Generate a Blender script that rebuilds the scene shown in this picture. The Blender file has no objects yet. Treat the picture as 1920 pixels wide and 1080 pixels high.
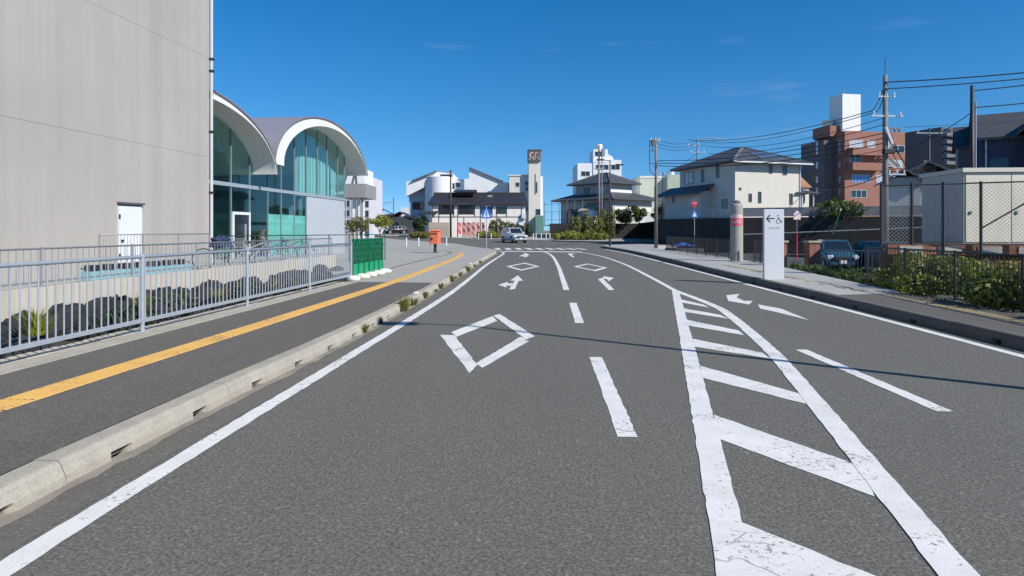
import bpy, math, random
from mathutils import Vector, geometry
rng = random.Random(7)
R = math.radians
SC = bpy.context.scene
COL = SC.collection

# ------------------------------------------------------------------ camera
F, HX, HY, CAMZ = 1190.0, 960.0, 432.0, 1.6          # focal length and horizon of the photograph in its pixels
cam = bpy.data.cameras.new('camera'); camo = bpy.data.objects.new('camera', cam); COL.objects.link(camo)
cam.sensor_width = 36; cam.lens = 36 * F / 1920; cam.shift_y = -(540 - HY) / 1920
cam.clip_start = 0.05; cam.clip_end = 6000
camo.location = (0, 0, CAMZ); camo.rotation_euler = (R(90), 0, 0)
SC.camera = camo
# ------------------------------------------------------------------ sky and sun
SUN_EL, SUNV = 37.4, Vector((0.815, -0.58))
az = math.atan2(SUNV.x, SUNV.y)
w = bpy.data.worlds.new('World'); SC.world = w; w.use_nodes = True
nt = w.node_tree; bg = nt.nodes['Background']
sky = nt.nodes.new('ShaderNodeTexSky'); sky.sky_type = 'NISHITA'; sky.sun_disc = False
sky.sun_elevation = R(SUN_EL); sky.sun_rotation = az
sky.altitude = 0; sky.air_density = 1.0; sky.dust_density = 0.0; sky.ozone_density = 4.0
hs = nt.nodes.new('ShaderNodeHueSaturation'); hs.inputs['Saturation'].default_value = 1.36; hs.inputs['Value'].default_value = 1.0
tcw = nt.nodes.new('ShaderNodeTexCoord'); sx_ = nt.nodes.new('ShaderNodeSeparateXYZ'); cx_ = nt.nodes.new('ShaderNodeCombineXYZ')
zm = nt.nodes.new('ShaderNodeMath'); zm.operation = 'MAXIMUM'; zm.inputs[1].default_value = 0.0
za = nt.nodes.new('ShaderNodeMath'); za.operation = 'MULTIPLY_ADD'; za.inputs[1].default_value = .88; za.inputs[2].default_value = .10   # clear air: no yellow band at the horizon
nt.links.new(tcw.outputs['Generated'], sx_.inputs[0]); nt.links.new(sx_.outputs['X'], cx_.inputs['X']); nt.links.new(sx_.outputs['Y'], cx_.inputs['Y'])
nt.links.new(sx_.outputs['Z'], zm.inputs[0]); nt.links.new(zm.outputs[0], za.inputs[0]); nt.links.new(za.outputs[0], cx_.inputs['Z']); nt.links.new(cx_.outputs[0], sky.inputs['Vector'])
nt.links.new(sky.outputs[0], hs.inputs['Color']); 
wm_ = nt.nodes.new('ShaderNodeMapping'); wm_.inputs['Scale'].default_value = (3.2, 3.2, 21); wm_.inputs['Rotation'].default_value = (.10, .16, 0); wm_.inputs['Location'].default_value = (.35, .2, .4)
wn_ = nt.nodes.new('ShaderNodeTexNoise'); wn_.inputs['Scale'].default_value = 1.0; wn_.inputs['Detail'].default_value = 5; wn_.inputs['Roughness'].default_value = .5
wr0 = nt.nodes.new('ShaderNodeValToRGB'); wr0.color_ramp.elements[0].position = .62; wr0.color_ramp.elements[1].position = .9; wr0.color_ramp.elements[1].color = (.22,.22,.22,1)
wx_ = nt.nodes.new('ShaderNodeMix'); wx_.data_type = 'RGBA'; wx_.inputs[7].default_value = (6.5,7.0,7.6,1)                      # thin cirrus
nt.links.new(tcw.outputs['Generated'], wm_.inputs[0]); nt.links.new(wm_.outputs[0], wn_.inputs['Vector']); nt.links.new(wn_.outputs['Fac'], wr0.inputs[0])
nt.links.new(wr0.outputs[0], wx_.inputs[0]); nt.links.new(hs.outputs[0], wx_.inputs[6]); nt.links.new(wx_.outputs[2], bg.inputs[0]); bg.inputs[1].default_value = 0.12
sl = bpy.data.lights.new('sun', 'SUN'); so = bpy.data.objects.new('sun', sl); COL.objects.link(so)
sl.energy = 5.0; sl.angle = R(0.53); sl.color = (1.0, 0.945, 0.86)
sv = Vector((SUNV.x * math.cos(R(SUN_EL)), SUNV.y * math.cos(R(SUN_EL)), math.sin(R(SUN_EL))))
so.rotation_euler = sv.to_track_quat('Z', 'Y').to_euler(); so.location = (30, -30, 40)
SC.view_settings.view_transform = 'Standard'; SC.view_settings.look = 'None'
SC.view_settings.exposure = 0.2; SC.view_settings.gamma = 1.0

# ------------------------------------------------------------------ helpers
def at(px, py, Y):
    return ((px - HX) / F * Y, Y, CAMZ + (HY - py) / F * Y)
def gp(px, py, z=0.0):
    Y = (CAMZ - z) * F / (py - HY)
    return ((px - HX) / F * Y, Y)
GK = [(-100, 0), (62, 0), (73, .08), (82, .22), (95, .6), (110, .9), (140, 1.1), (220, 1.3), (9000, 1.3)]
def g(Y):
    for (a, za), (b, zb) in zip(GK, GK[1:]):
        if Y <= b: return za + (zb - za) * max(0, (Y - a)) / (b - a)
    return 1.3

class MB:
    def __init__(s): s.v = []; s.f = []
    def add(s, vs, fs):
        n = len(s.v); s.v += [tuple(p) for p in vs]; s.f += [tuple(i + n for i in f) for f in fs]; return s
    def box(s, x0, x1, y0, y1, z0, z1):
        return s.add([(x0,y0,z0),(x1,y0,z0),(x1,y1,z0),(x0,y1,z0),(x0,y0,z1),(x1,y0,z1),(x1,y1,z1),(x0,y1,z1)],
                     [(3,2,1,0),(4,5,6,7),(0,1,5,4),(1,2,6,5),(2,3,7,6),(3,0,4,7)])
    def cbox(s, x0, x1, y0, y1, z0, z1, b=.02):          # box with chamfered vertical and top edges
        def ring(z, i): return [(x0+i+b,y0+i,z),(x1-i-b,y0+i,z),(x1-i,y0+i+b,z),(x1-i,y1-i-b,z),(x1-i-b,y1-i,z),(x0+i+b,y1-i,z),(x0+i,y1-i-b,z),(x0+i,y0+i+b,z)]
        n = 8; vs = ring(z0,0)+ring(z1-b,0)+ring(z1,b*.8)
        fs = [tuple(reversed(range(8))), tuple(range(16,24))]
        for r in range(2):
            for k in range(8): fs.append((r*8+k, r*8+(k+1)%8, r*8+8+(k+1)%8, r*8+8+k))
        return s.add(vs, fs)
    def bar(s, p, q, wd, hg):                            # square bar between two points
        p = Vector(p); q = Vector(q); d = (q - p).normalized()
        up = Vector((0,0,1)) if abs(d.z) < .95 else Vector((1,0,0))
        a = d.cross(up).normalized() * wd / 2; b = a.cross(d).normalized() * hg / 2
        vs = [p-a-b, p+a-b, p+a+b, p-a+b, q-a-b, q+a-b, q+a+b, q-a+b]
        return s.add(vs, [(0,1,2,3),(7,6,5,4),(4,5,1,0),(5,6,2,1),(6,7,3,2),(7,4,0,3)])
    def tube(s, pts, r, n=6, r1=None):
        pts = [Vector(p) for p in pts]; m = len(pts); base = len(s.v)
        for i, p in enumerate(pts):
            d = (pts[min(i+1,m-1)] - pts[max(i-1,0)]).normalized()
            up = Vector((0,0,1)) if abs(d.z) < .9 else Vector((1,0,0))
            a = d.cross(up).normalized(); b = a.cross(d)
            rr = r if r1 is None else r + (r1 - r) * i / (m - 1)
            for k in range(n):
                t = 2*math.pi*k/n; s.v.append(tuple(p + a*math.cos(t)*rr + b*math.sin(t)*rr))
        for i in range(m-1):
            for k in range(n):
                s.f.append((base+i*n+k, base+i*n+(k+1)%n, base+(i+1)*n+(k+1)%n, base+(i+1)*n+k))
        s.f.append(tuple(base+k for k in reversed(range(n)))); s.f.append(tuple(base+(m-1)*n+k for k in range(n)))
        return s
    def cyl(s, x, y, z0, z1, r, r1=None, n=12): return s.tube([(x,y,z0),(x,y,z1)], r, n, r1)
    def prism(s, poly, fn, a, b):                        # polygon (u,w) swept along the third axis from a to b; fn(u,w,t)->xyz
        n = len(poly); vs = [fn(u,w_,a) for u,w_ in poly] + [fn(u,w_,b) for u,w_ in poly]
        tri = geometry.tessellate_polygon([[Vector((u,w_,0)) for u,w_ in poly]])
        fs = [t for t in tri] + [tuple(n+i for i in reversed(t)) for t in tri]
        fs += [(i,(i+1)%n,n+(i+1)%n,n+i) for i in range(n)]
        return s.add(vs, fs)
    def lathe(s, x, y, prof, n=14):
        base = len(s.v)
        for r, z in prof:
            for k in range(n):
                t = 2*math.pi*k/n; s.v.append((x+r*math.cos(t), y+r*math.sin(t), z))
        for i in range(len(prof)-1):
            for k in range(n): s.f.append((base+i*n+k, base+i*n+(k+1)%n, base+(i+1)*n+(k+1)%n, base+(i+1)*n+k))
        s.f.append(tuple(base+(len(prof)-1)*n+k for k in range(n))); return s
    def mesh(s, name, mat, smooth=False, mats=None, fm=None):
        me = bpy.data.meshes.new(name); me.from_pydata(s.v, [], s.f)
        me.materials.append(mat)
        if smooth:
            for p in me.polygons: p.use_smooth = True
        return me
    def build(s, name, mat, parent=None, smooth=False, loc=None, rz=0):
        o = bpy.data.objects.new(name, s.mesh(name, mat, smooth)); COL.objects.link(o)
        if parent: o.parent = parent
        if loc: o.location = loc
        if rz: o.rotation_euler.z = rz
        return o
def inst(name, me, parent=None, loc=(0,0,0), rz=0, scale=None, rot=None):
    o = bpy.data.objects.new(name, me); COL.objects.link(o); o.location = loc
    if rot: o.rotation_euler = rot
    elif rz: o.rotation_euler.z = rz
    if scale: o.scale = scale
    if parent: o.parent = parent
    return o
def tag(o, label=None, cat=None, group=None, kind=None):
    if label: o['label'] = label
    if cat: o['category'] = cat
    if group: o['group'] = group
    if kind: o['kind'] = kind
    return o
def thing(name, label, cat, loc=(0,0,0), rz=0, group=None):
    o = bpy.data.objects.new(name, None); COL.objects.link(o); o.location = loc; o.rotation_euler.z = rz
    o.empty_display_size = .2
    return tag(o, label, cat, group)
def copy_tree(o, parent=None):
    c = o.copy(); COL.objects.link(c)
    if parent: c.parent = parent
    for ch in list(o.children): copy_tree(ch, c)
    return c
def struct(name, mb, mat, parent=None, label=None):
    o = mb.build(name, mat, parent)
    if not parent: tag(o, label, kind='structure')
    return o
def cr(pts, step=.5):                                    # Catmull-Rom sampled path
    out = []; P = [Vector(p) for p in pts]; P = [P[0]*2-P[1]] + P + [P[-1]*2-P[-2]]
    for i in range(1, len(P)-2):
        n = max(1, int((P[i+1]-P[i]).length/step))
        for k in range(n):
            t = k/n; a,b,c,d = P[i-1],P[i],P[i+1],P[i+2]
            out.append(.5*((2*b)+(c-a)*t+(2*a-5*b+4*c-d)*t*t+(3*b-a-3*c+d)*t**3))
    out.append(P[-2]); return out
def offs(path, d):                                       # to the left of the direction of travel
    out = []; m = len(path)
    for i, p in enumerate(path):
        t = (path[min(i+1,m-1)]-path[max(i-1,0)]).normalized(); out.append(Vector((p.x-t.y*d, p.y+t.x*d)))
    return out
def ribbon(mb, path, d0, d1, z, jit=0):
    a = offs(path, d0); b = offs(path, d1); n0 = len(mb.v)
    for p, q in zip(a, b):
        j = (lambda: rng.uniform(-jit, jit)) if jit else (lambda: 0)
        mb.v += [(p.x+j(), p.y+j(), g(p.y)+z), (q.x+j(), q.y+j(), g(q.y)+z)]
    for i in range(len(path)-1): mb.f.append((n0+2*i, n0+2*i+2, n0+2*i+3, n0+2*i+1))
    return mb
def clip(poly, y, keep_above):
    out = []
    for i in range(len(poly)):
        a, b = poly[i], poly[(i+1)%len(poly)]
        ia = (a[1] >= y) == keep_above or a[1] == y; ib = (b[1] >= y) == keep_above or b[1] == y
        if ia: out.append(a)
        if ia != ib:
            t = (y-a[1])/(b[1]-a[1]); out.append((a[0]+(b[0]-a[0])*t, y))
    return out
def sheet(poly, zf, band=5, skirt=0):
    mb = MB(); ys = [p[1] for p in poly]; y = math.floor(min(ys)/band)*band
    poly = [(p[0], p[1]) for p in poly]
    while y < max(ys):
        c = clip(clip(poly, y, True), y+band, False)
        if len(c) >= 3:
            for t in geometry.tessellate_polygon([[Vector((p[0],p[1],0)) for p in c]]):
                P = [c[i] for i in t]
                if abs((P[1][0]-P[0][0])*(P[2][1]-P[0][1])-(P[2][0]-P[0][0])*(P[1][1]-P[0][1])) < 1e-6: continue
                if (P[1][0]-P[0][0])*(P[2][1]-P[0][1])-(P[2][0]-P[0][0])*(P[1][1]-P[0][1]) < 0: P = P[::-1]
                mb.add([(p[0],p[1],zf(p[1])) for p in P], [(0,1,2)])
        y += band
    if skirt:
        n = len(poly)
        for i in range(n):
            a, b = poly[i], poly[(i+1)%n]
            m = max(1, int(abs(b[1]-a[1])/band))
            for k in range(m):
                p = (a[0]+(b[0]-a[0])*k/m, a[1]+(b[1]-a[1])*k/m); q = (a[0]+(b[0]-a[0])*(k+1)/m, a[1]+(b[1]-a[1])*(k+1)/m)
                mb.add([(p[0],p[1],zf(p[1])),(q[0],q[1],zf(q[1])),(q[0],q[1],zf(q[1])-skirt),(p[0],p[1],zf(p[1])-skirt)], [(0,1,2,3)])
    return mb

# ------------------------------------------------------------------ materials
def nodes(name):
    m = bpy.data.materials.new(name); m.use_nodes = True; t = m.node_tree
    return m, t, t.nodes['Principled BSDF']
def N(t, kind, **kw):
    n = t.nodes.new(kind)
    for k, v in kw.items(): setattr(n, k, v)
    return n
def L(t, a, b): t.links.new(a, b)
def pos(t, scale=(1,1,1)):
    ge = N(t, 'ShaderNodeNewGeometry'); mp = N(t, 'ShaderNodeMapping'); mp.inputs['Scale'].default_value = scale
    L(t, ge.outputs['Position'], mp.inputs['Vector']); return mp.outputs['Vector']
def noise(t, vec, scale, detail=3, rough=.55, dist=0):
    n = N(t, 'ShaderNodeTexNoise'); n.inputs['Scale'].default_value = scale; n.inputs['Detail'].default_value = detail
    n.inputs['Roughness'].default_value = rough; n.inputs['Distortion'].default_value = dist; L(t, vec, n.inputs['Vector']); return n.outputs['Fac']
def ramp(t, fac, stops):
    r = N(t, 'ShaderNodeValToRGB'); e = r.color_ramp.elements
    while len(e) < len(stops): e.new(.5)
    for x, (p, c) in zip(e, stops): x.position = p; x.color = (*c, 1) if len(c) == 3 else c
    L(t, fac, r.inputs['Fac']); return r.outputs['Color']
def mix(t, fac, a, b, mode='MIX'):
    m = N(t, 'ShaderNodeMix', data_type='RGBA', blend_type=mode)
    if isinstance(fac, (int, float)): m.inputs[0].default_value = fac
    else: L(t, fac, m.inputs[0])
    for k, v in ((6, a), (7, b)):
        if isinstance(v, tuple): m.inputs[k].default_value = (*v[:3], 1)
        else: L(t, v, m.inputs[k])
    return m.outputs[2]
def bump(t, bs, h, strength=.3, dist=.01):
    b = N(t, 'ShaderNodeBump'); b.inputs['Strength'].default_value = strength; b.inputs['Distance'].default_value = dist
    L(t, h, b.inputs['Height']); L(t, b.outputs['Normal'], bs.inputs['Normal'])
def C(c, k): return tuple(max(0, min(1, x*k)) for x in c)
_mc = {}
def M(name, col, rough=.75, var=.15, scale=2.0, metal=0, bmp=0, streak=0, spec=None, fine=0, swide=False):
    if name in _mc: return _mc[name]
    m, t, b = nodes(name)
    f = noise(t, pos(t), scale, 4, .6)
    c = ramp(t, f, [(.25, C(col, 1-var)), (.75, C(col, 1+var))])
    if streak:
        s = noise(t, pos(t, (3, 3, .12)), .38 if swide else 1.6, 4, .6)
        c = mix(t, streak, c, ramp(t, s, [(.35, C(col, .62)), (.62, C(col, 1.12))]))
    if fine:
        s = noise(t, pos(t), 60, 2, .6); c = mix(t, fine, c, ramp(t, s, [(.3, C(col,.5)), (.7, C(col,1.5))]))
    L(t, c, b.inputs['Base Color']); b.inputs['Roughness'].default_value = rough; b.inputs['Metallic'].default_value = metal
    if spec is not None: b.inputs['Specular IOR Level'].default_value = spec
    if bmp: bump(t, b, noise(t, pos(t), 25, 4, .6), bmp, .01)
    _mc[name] = m; return m
def asphalt(name, base, speck=.5, patch=.12, warm=(1,1,1)):
    m, t, b = nodes(name); v = pos(t)
    base = tuple(base*x for x in warm)
    big = noise(t, v, .35, 4, .6); c = ramp(t, big, [(.3, C(base, 1-patch)), (.7, C(base, 1+patch))])
    lane = noise(t, pos(t, (1.3, .03, 1)), 1.0, 2, .5)
    c = mix(t, .32, c, ramp(t, lane, [(.35, C(base,.75)), (.65, C(base,1.25))]))
    f1 = noise(t, v, 48, 3, .8); c = mix(t, mix(t, noise(t, v, .8, 3, .6), (speck*.55,)*3, (min(1,speck*1.35),)*3), c, ramp(t, f1, [(.40, C(base,.28)), (.5, base), (.60, C(base,1.9))]))
    vo = N(t, 'ShaderNodeTexVoronoi'); vo.inputs['Scale'].default_value = 62; L(t, v, vo.inputs['Vector'])
    sp = ramp(t, vo.outputs['Color'], [(.8, (0,0,0)), (.9, (1,1,1))])
    c = mix(t, mix(t, .55, (0,0,0), sp), c, C(base, 2.3))
    med = noise(t, v, 11, 3, .6); c = mix(t, .2, c, ramp(t, med, [(.35, C(base,.7)), (.65, C(base,1.3))]))
    L(t, c, b.inputs['Base Color']); b.inputs['Roughness'].default_value = .85
    b.inputs['Specular IOR Level'].default_value = .3
    bump(t, b, f1, .55, .008); return m
def paint(name, col, dark, wear=.5, cracks=True):
    m, t, b = nodes(name); v = pos(t)
    c = ramp(t, noise(t, v, 3, 4, .6), [(.3, C(col,.86)), (.7, C(col,1.06))])
    c = mix(t, .25, c, ramp(t, noise(t, v, 60, 2, .7), [(.3, C(col,.7)), (.6, C(col,1.1))]))
    if cracks:
        wv = N(t, 'ShaderNodeVectorMath', operation='ADD'); nz = N(t, 'ShaderNodeTexNoise'); nz.inputs['Scale'].default_value = 2.5
        nz.inputs['Detail'].default_value = 4
        L(t, v, nz.inputs['Vector']); sc_ = N(t, 'ShaderNodeVectorMath', operation='SCALE'); sc_.inputs['Scale'].default_value = .35
        L(t, nz.outputs['Color'], sc_.inputs[0]); L(t, v, wv.inputs[0]); L(t, sc_.outputs[0], wv.inputs[1])
        mp = N(t, 'ShaderNodeMapping'); mp.inputs['Scale'].default_value = (.7, 3.0, 1); L(t, wv.outputs[0], mp.inputs['Vector'])
        vo = N(t, 'ShaderNodeTexVoronoi', feature='DISTANCE_TO_EDGE'); vo.inputs['Scale'].default_value = 1.3; L(t, mp.outputs[0], vo.inputs['Vector'])
        ck = ramp(t, vo.outputs['Distance'], [(.003, (1,1,1)), (.009, (0,0,0))])
        gate = ramp(t, noise(t, v, 1.1, 2, .5), [(.52, (0,0,0)), (.6, (1,1,1))])
        ck = mix(t, 1.0, ck, gate, 'MULTIPLY'); c = mix(t, ck, c, dark)
    wn = noise(t, v, 26, 4, .75); wg = noise(t, v, 1.7, 2, .5)
    ad = N(t, 'ShaderNodeMath', operation='MULTIPLY_ADD'); ad.inputs[1].default_value = .55; L(t, wg, ad.inputs[0]); L(t, wn, ad.inputs[2])
    ws = ramp(t, ad.outputs[0], [(.90 - .06*wear, (0,0,0)), (.96 - .06*wear, (1,1,1))])
    c = mix(t, ws, c, dark)
    L(t, c, b.inputs['Base Color']); b.inputs['Roughness'].default_value = .7
    b.inputs['Specular IOR Level'].default_value = .3
    bump(t, b, noise(t, v, 90, 2, .6), .25, .004); return m
def leafmat(name, a, bcol, dark=None, scale=5):
    m, t, b = nodes(name); v = pos(t)
    c = ramp(t, noise(t, v, scale, 3, .7), [(.3, a), (.7, bcol)])
    c = mix(t, .5, c, ramp(t, noise(t, v, scale*7, 2, .6), [(.3, a), (.7, bcol)]))
    L(t, c, b.inputs['Base Color']); b.inputs['Roughness'].default_value = .55
    tr = N(t, 'ShaderNodeBsdfTranslucent'); L(t, c, tr.inputs['Color'])
    ms = N(t, 'ShaderNodeMixShader'); ms.inputs[0].default_value = .3
    out = t.nodes['Material Output']; L(t, b.outputs[0], ms.inputs[1]); L(t, tr.outputs[0], ms.inputs[2]); L(t, ms.outputs[0], out.inputs['Surface'])
    return m
def glassmat(name, tint, refl=.12):
    m, t, b = nodes(name); out = t.nodes['Material Output']
    tr = N(t, 'ShaderNodeBsdfTransparent'); tr.inputs['Color'].default_value = (*tint, 1)
    gl = N(t, 'ShaderNodeBsdfGlossy'); gl.inputs['Roughness'].default_value = .02; gl.inputs['Color'].default_value = (.85,.95,.95,1)
    fr = N(t, 'ShaderNodeLayerWeight'); fr.inputs['Blend'].default_value = .5
    pw = N(t, 'ShaderNodeMath', operation='POWER'); pw.inputs[1].default_value = 4.0; L(t, fr.outputs['Facing'], pw.inputs[0])
    ad = N(t, 'ShaderNodeMath', operation='MULTIPLY_ADD', use_clamp=True); ad.inputs[1].default_value = .75; ad.inputs[2].default_value = refl; L(t, pw.outputs[0], ad.inputs[0])
    ms = N(t, 'ShaderNodeMixShader'); L(t, ad.outputs[0], ms.inputs[0]); L(t, tr.outputs[0], ms.inputs[1]); L(t, gl.outputs[0], ms.inputs[2])
    L(t, ms.outputs[0], out.inputs['Surface']); return m
def tilemat(name, col, sx, rowh):                         # small far-off roof tiles: relief in the material only
    m, t, b = nodes(name); tc = N(t, 'ShaderNodeTexCoord')
    wv = N(t, 'ShaderNodeTexWave', bands_direction='X'); wv.inputs['Scale'].default_value = sx; wv.inputs['Distortion'].default_value = 0
    L(t, tc.outputs['Object'], wv.inputs['Vector'])
    f = noise(t, pos(t), 1.2, 4, .6); c = ramp(t, f, [(.3, C(col,.8)), (.7, C(col,1.25))])
    L(t, c, b.inputs['Base Color']); b.inputs['Roughness'].default_value = .5
    bump(t, b, wv.outputs['Fac'], .8, .04); return m

ASPH = asphalt('asphalt_road', .120, .62, .15, (1.04,1.0,.87))
ASPH2 = asphalt('asphalt_pavement', .105, .4, .1, (1.08,1,.88))
PAINT = paint('road_paint_white', (.70,.695,.67), (.2,.2,.19), .2)
PAINT2 = paint('road_paint_fresh', (.70,.695,.67), (.2,.2,.19), -.1, False)
YEL = paint('tactile_yellow', (.70,.42,.12), (.3,.2,.1), .1, False)
YELD = paint('tactile_yellow_dirty', (.36,.29,.15), (.16,.15,.13), 1.6, False)
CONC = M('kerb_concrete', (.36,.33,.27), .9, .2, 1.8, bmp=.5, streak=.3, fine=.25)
CONCD = M('kerb_concrete_shade_dark', (.11,.106,.096), .9, .3, 2.5, bmp=.5, fine=.35)  # shade on the right kerb's road face put into the concrete colour
WALLC = M('hall_concrete', (.365,.34,.31), .85, .1, .22, bmp=.08, streak=.2, swide=True)
PLAZA = M('plaza_paving', (.34,.325,.29), .9, .1, .8, bmp=.2, fine=.2)
PAVER = M('right_paving', (.36,.35,.33), .9, .13, .9, bmp=.2, fine=.2)
GROUND = M('ground_earth', (.2,.19,.15), .95, .3, .2, bmp=.3)
LOT = asphalt('asphalt_lot', .075, .3, .2)
GALV = M('galvanised_steel', (.40,.45,.5), .42, .08, 6, metal=.35)
GALV2 = M('galvanised_dull', (.29,.3,.32), .55, .1, 6, metal=.4)
DARKM = M('dark_bronze_metal', (.03,.028,.027), .5, .2, 5)
BROWNM = M('brown_pole_paint', (.04,.031,.028), .55, .2, 3)
WHITEM = M('white_enamel', (.66,.68,.7), .4, .04, 3)
WHITEB = M('white_render', (.72,.73,.73), .8, .05, .6, streak=.1)
CREAM = M('cream_render', (.66,.63,.55), .85, .06, .6, streak=.15)
BEIGE = M('beige_siding', (.57,.54,.49), .8, .06, .8)
GREYW = M('grey_render', (.34,.35,.36), .85, .08, .7, streak=.15)
DGREY = M('dark_grey_metal', (.12,.12,.125), .6, .15, 2)
ROOFT = tilemat('grey_roof_tile', (.072,.076,.082), 2.2, .3)
ROOFK = tilemat('dark_roof_tile', (.033,.03,.035), 2.2, .3)
VAULT = M('vault_metal_roof', (.27,.27,.31), .5, .06, .8, metal=.2)
VWHITE = M('vault_white', (.7,.7,.68), .6, .03, 2)
SOFFIT = M('vault_soffit', (.6,.6,.57), .7, .04, 2)
GLASS = glassmat('teal_glass', (.74,.90,.89), .03)
GREYP = M('glazed_grey_panel', (.42,.46,.5), .25, .03, 2)
MINT = M('mint_panel', (.5,.74,.66), .3, .03, 2)
PANE = M('dark_window_glass', (.02,.028,.035), .06, .1, 1, spec=.8)
PANEL = M('curtained_window', (.42,.45,.46), .12, .2, 4, spec=.8)
PANEB = M('blue_window', (.05,.16,.42), .1, .2, 3, spec=.8)
TIMBER = M('dark_timber', (.045,.03,.022), .7, .2, 3)
BLACKWALL = M('dark_retaining_wall', (.032,.031,.03), .9, .3, .7, streak=.4, bmp=.3)
FENCEP = M('grey_slat_panel', (.25,.25,.25), .7, .12, 1.2)
BRICKR = M('red_brick_tile', (.28,.125,.09), .8, .12, .8, streak=.12)
BRICKG = M('brick_tile_shade_dark', (.13,.1,.1), .8, .15, 1)  # red tile darkened: the left wing's shade is in the colour
NAVY = M('navy_siding', (.05,.06,.1), .75, .1, 2)
RUST = M('rusty_steel', (.3,.13,.07), .85, .5, 5, bmp=.4, streak=.4)
ORANGE = M('orange_paint', (.6,.22,.06), .6, .2, 3)
POSTRED = M('faded_red_enamel', (.72,.16,.085), .45, .06, 4)
GREENP = M('green_barrier_plastic', (.0,.30,.13), .45, .08, 4)
GREEND = M('green_barrier_frame', (.0,.11,.05), .5, .1, 4)
ROCKM = M('black_lava_rock', (.024,.025,.028), .95, .5, 9, bmp=1.0)
SOIL = M('planting_soil', (.05,.045,.035), 1, .4, 4, bmp=.6)
WEIGHTM = M('pale_concrete_weight', (.62,.60,.55), .9, .1, 8, bmp=.3)
BARK = M('bark', (.09,.065,.045), .95, .3, 8, bmp=.6)
BRICKM = M('brick_pillar_red', (.3,.13,.09), .9, .3, 6, bmp=.5)
POLEC = M('concrete_pole', (.2,.18,.165), .85, .1, 3, streak=.3)
CABLE = M('black_cable', (.012,.012,.014), .6, 0, 1)
CERAM = M('insulator_white', (.7,.7,.68), .3, .05, 3)
LEAF1 = leafmat('leaf_bush', (.022,.05,.012), (.14,.2,.035))
LEAF2 = leafmat('leaf_yellow_green', (.09,.12,.018), (.38,.37,.06))
LEAF3 = leafmat('leaf_dark', (.012,.03,.01), (.06,.1,.025))
LEAF4 = leafmat('leaf_autumn', (.08,.08,.015), (.26,.22,.05))
LEAF5 = leafmat('leaf_vine', (.03,.06,.012), (.3,.34,.06))
WEED = leafmat('weed_blades', (.06,.09,.02), (.33,.29,.1), scale=3)
TYRE = M('tyre_rubber', (.015,.015,.016), .8, .1, 5)
RIM = M('alloy_rim', (.45,.46,.47), .35, .05, 5, metal=.7)
CARGLASS = M('car_glass', (.015,.02,.024), .04, 0, 1, spec=.9)
LAMPW = M('headlamp_glass', (.7,.72,.74), .1, .02, 2)
PLATEW = M('number_plate', (.75,.76,.74), .5, .02, 2)
BLACKP = M('black_plastic', (.02,.02,.021), .6, .1, 4)
CURTAIN = M('white_fin', (.82,.84,.82), .7, .03, 3)
TURQ = M('turquoise_paint', (.2,.38,.42), .5, .1, 4)
INK = M('sign_ink', (.03,.035,.045), .6, 0, 2)
PINKW = M('pink_print', (.85,.5,.5), .7, .05, 4)
REDP = M('red_print', (.75,.09,.12), .7, .06, 4)
SIGNB = M('sign_blue', (.02,.13,.5), .4, .03, 4)
SIGNR = M('sign_red', (.62,.03,.05), .4, .03, 4)
BANNER = M('pink_red_cloth', (.7,.24,.23), .85, .15, 6)
BLUET = M('blue_tarpaulin', (.03,.16,.6), .5, .15, 6)

# ================================================================== GROUND, ROAD, PAVEMENTS
KL = cr([(-3.25,-40),(-3.12,-8),(-2.87,3),(-2.42,8.7),(-2.15,13.3),(-1.9,20),(-1.62,30),(-1.25,40),(-1.12,45),(-1.5,49.5),(-2.9,54.5),(-4.4,61),(-7,70),(-16.5,86),(-31,108),(-80,170)], .6)
KR = cr([(5.0,-40),(6.2,-8),(6.62,3),(6.9,10),(7.3,20),(7.8,30),(8.25,40),(8.45,48),(8.25,55),(8.7,61),(12,65.5),(22,67.5),(60,68),(140,70)], .6)
FARK = cr([(140,78),(60,76.5),(22,76),(10,77.5),(3,82),(-3,86),(-9,89),(-20,97),(-40,116),(-95,172)], 2)
def xat(path, Y):
    for a, b in zip(path, path[1:]):
        if a.y <= Y <= b.y: return a.x + (b.x-a.x)*(Y-a.y)/(b.y-a.y or 1)
def FX(Y): return -5.9 + .07*Y                            # line of the pavement railing
def WX(Y): return -13.85 + .1*Y                           # line of the concrete wall
gm = MB(); xs = [-2500,-600,-200,-90,-45,-15,15,45,90,200,600,2500]
ys = [-400,-60,0,30,56,66,76,84,90,97,104,112,125,145,180,230,400,900,3500]
for j, y in enumerate(ys):
    k = .7 if y < 60 else max(.04, .7*(86-y)/26)
    for x in xs: gm.v.append((x, y, g(y)-k))
for j in range(len(ys)-1):
    for i in range(len(xs)-1): a = j*len(xs)+i; gm.f.append((a, a+1, a+1+len(xs), a+len(xs)))
struct('ground', gm, GROUND)
roadpoly = [(p.x,p.y) for p in KL] + [(p.x,p.y) for p in reversed(FARK)] + [(p.x,p.y) for p in reversed(KR)]
road = struct('road', sheet(roadpoly, lambda y: g(y), 3), ASPH)

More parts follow.
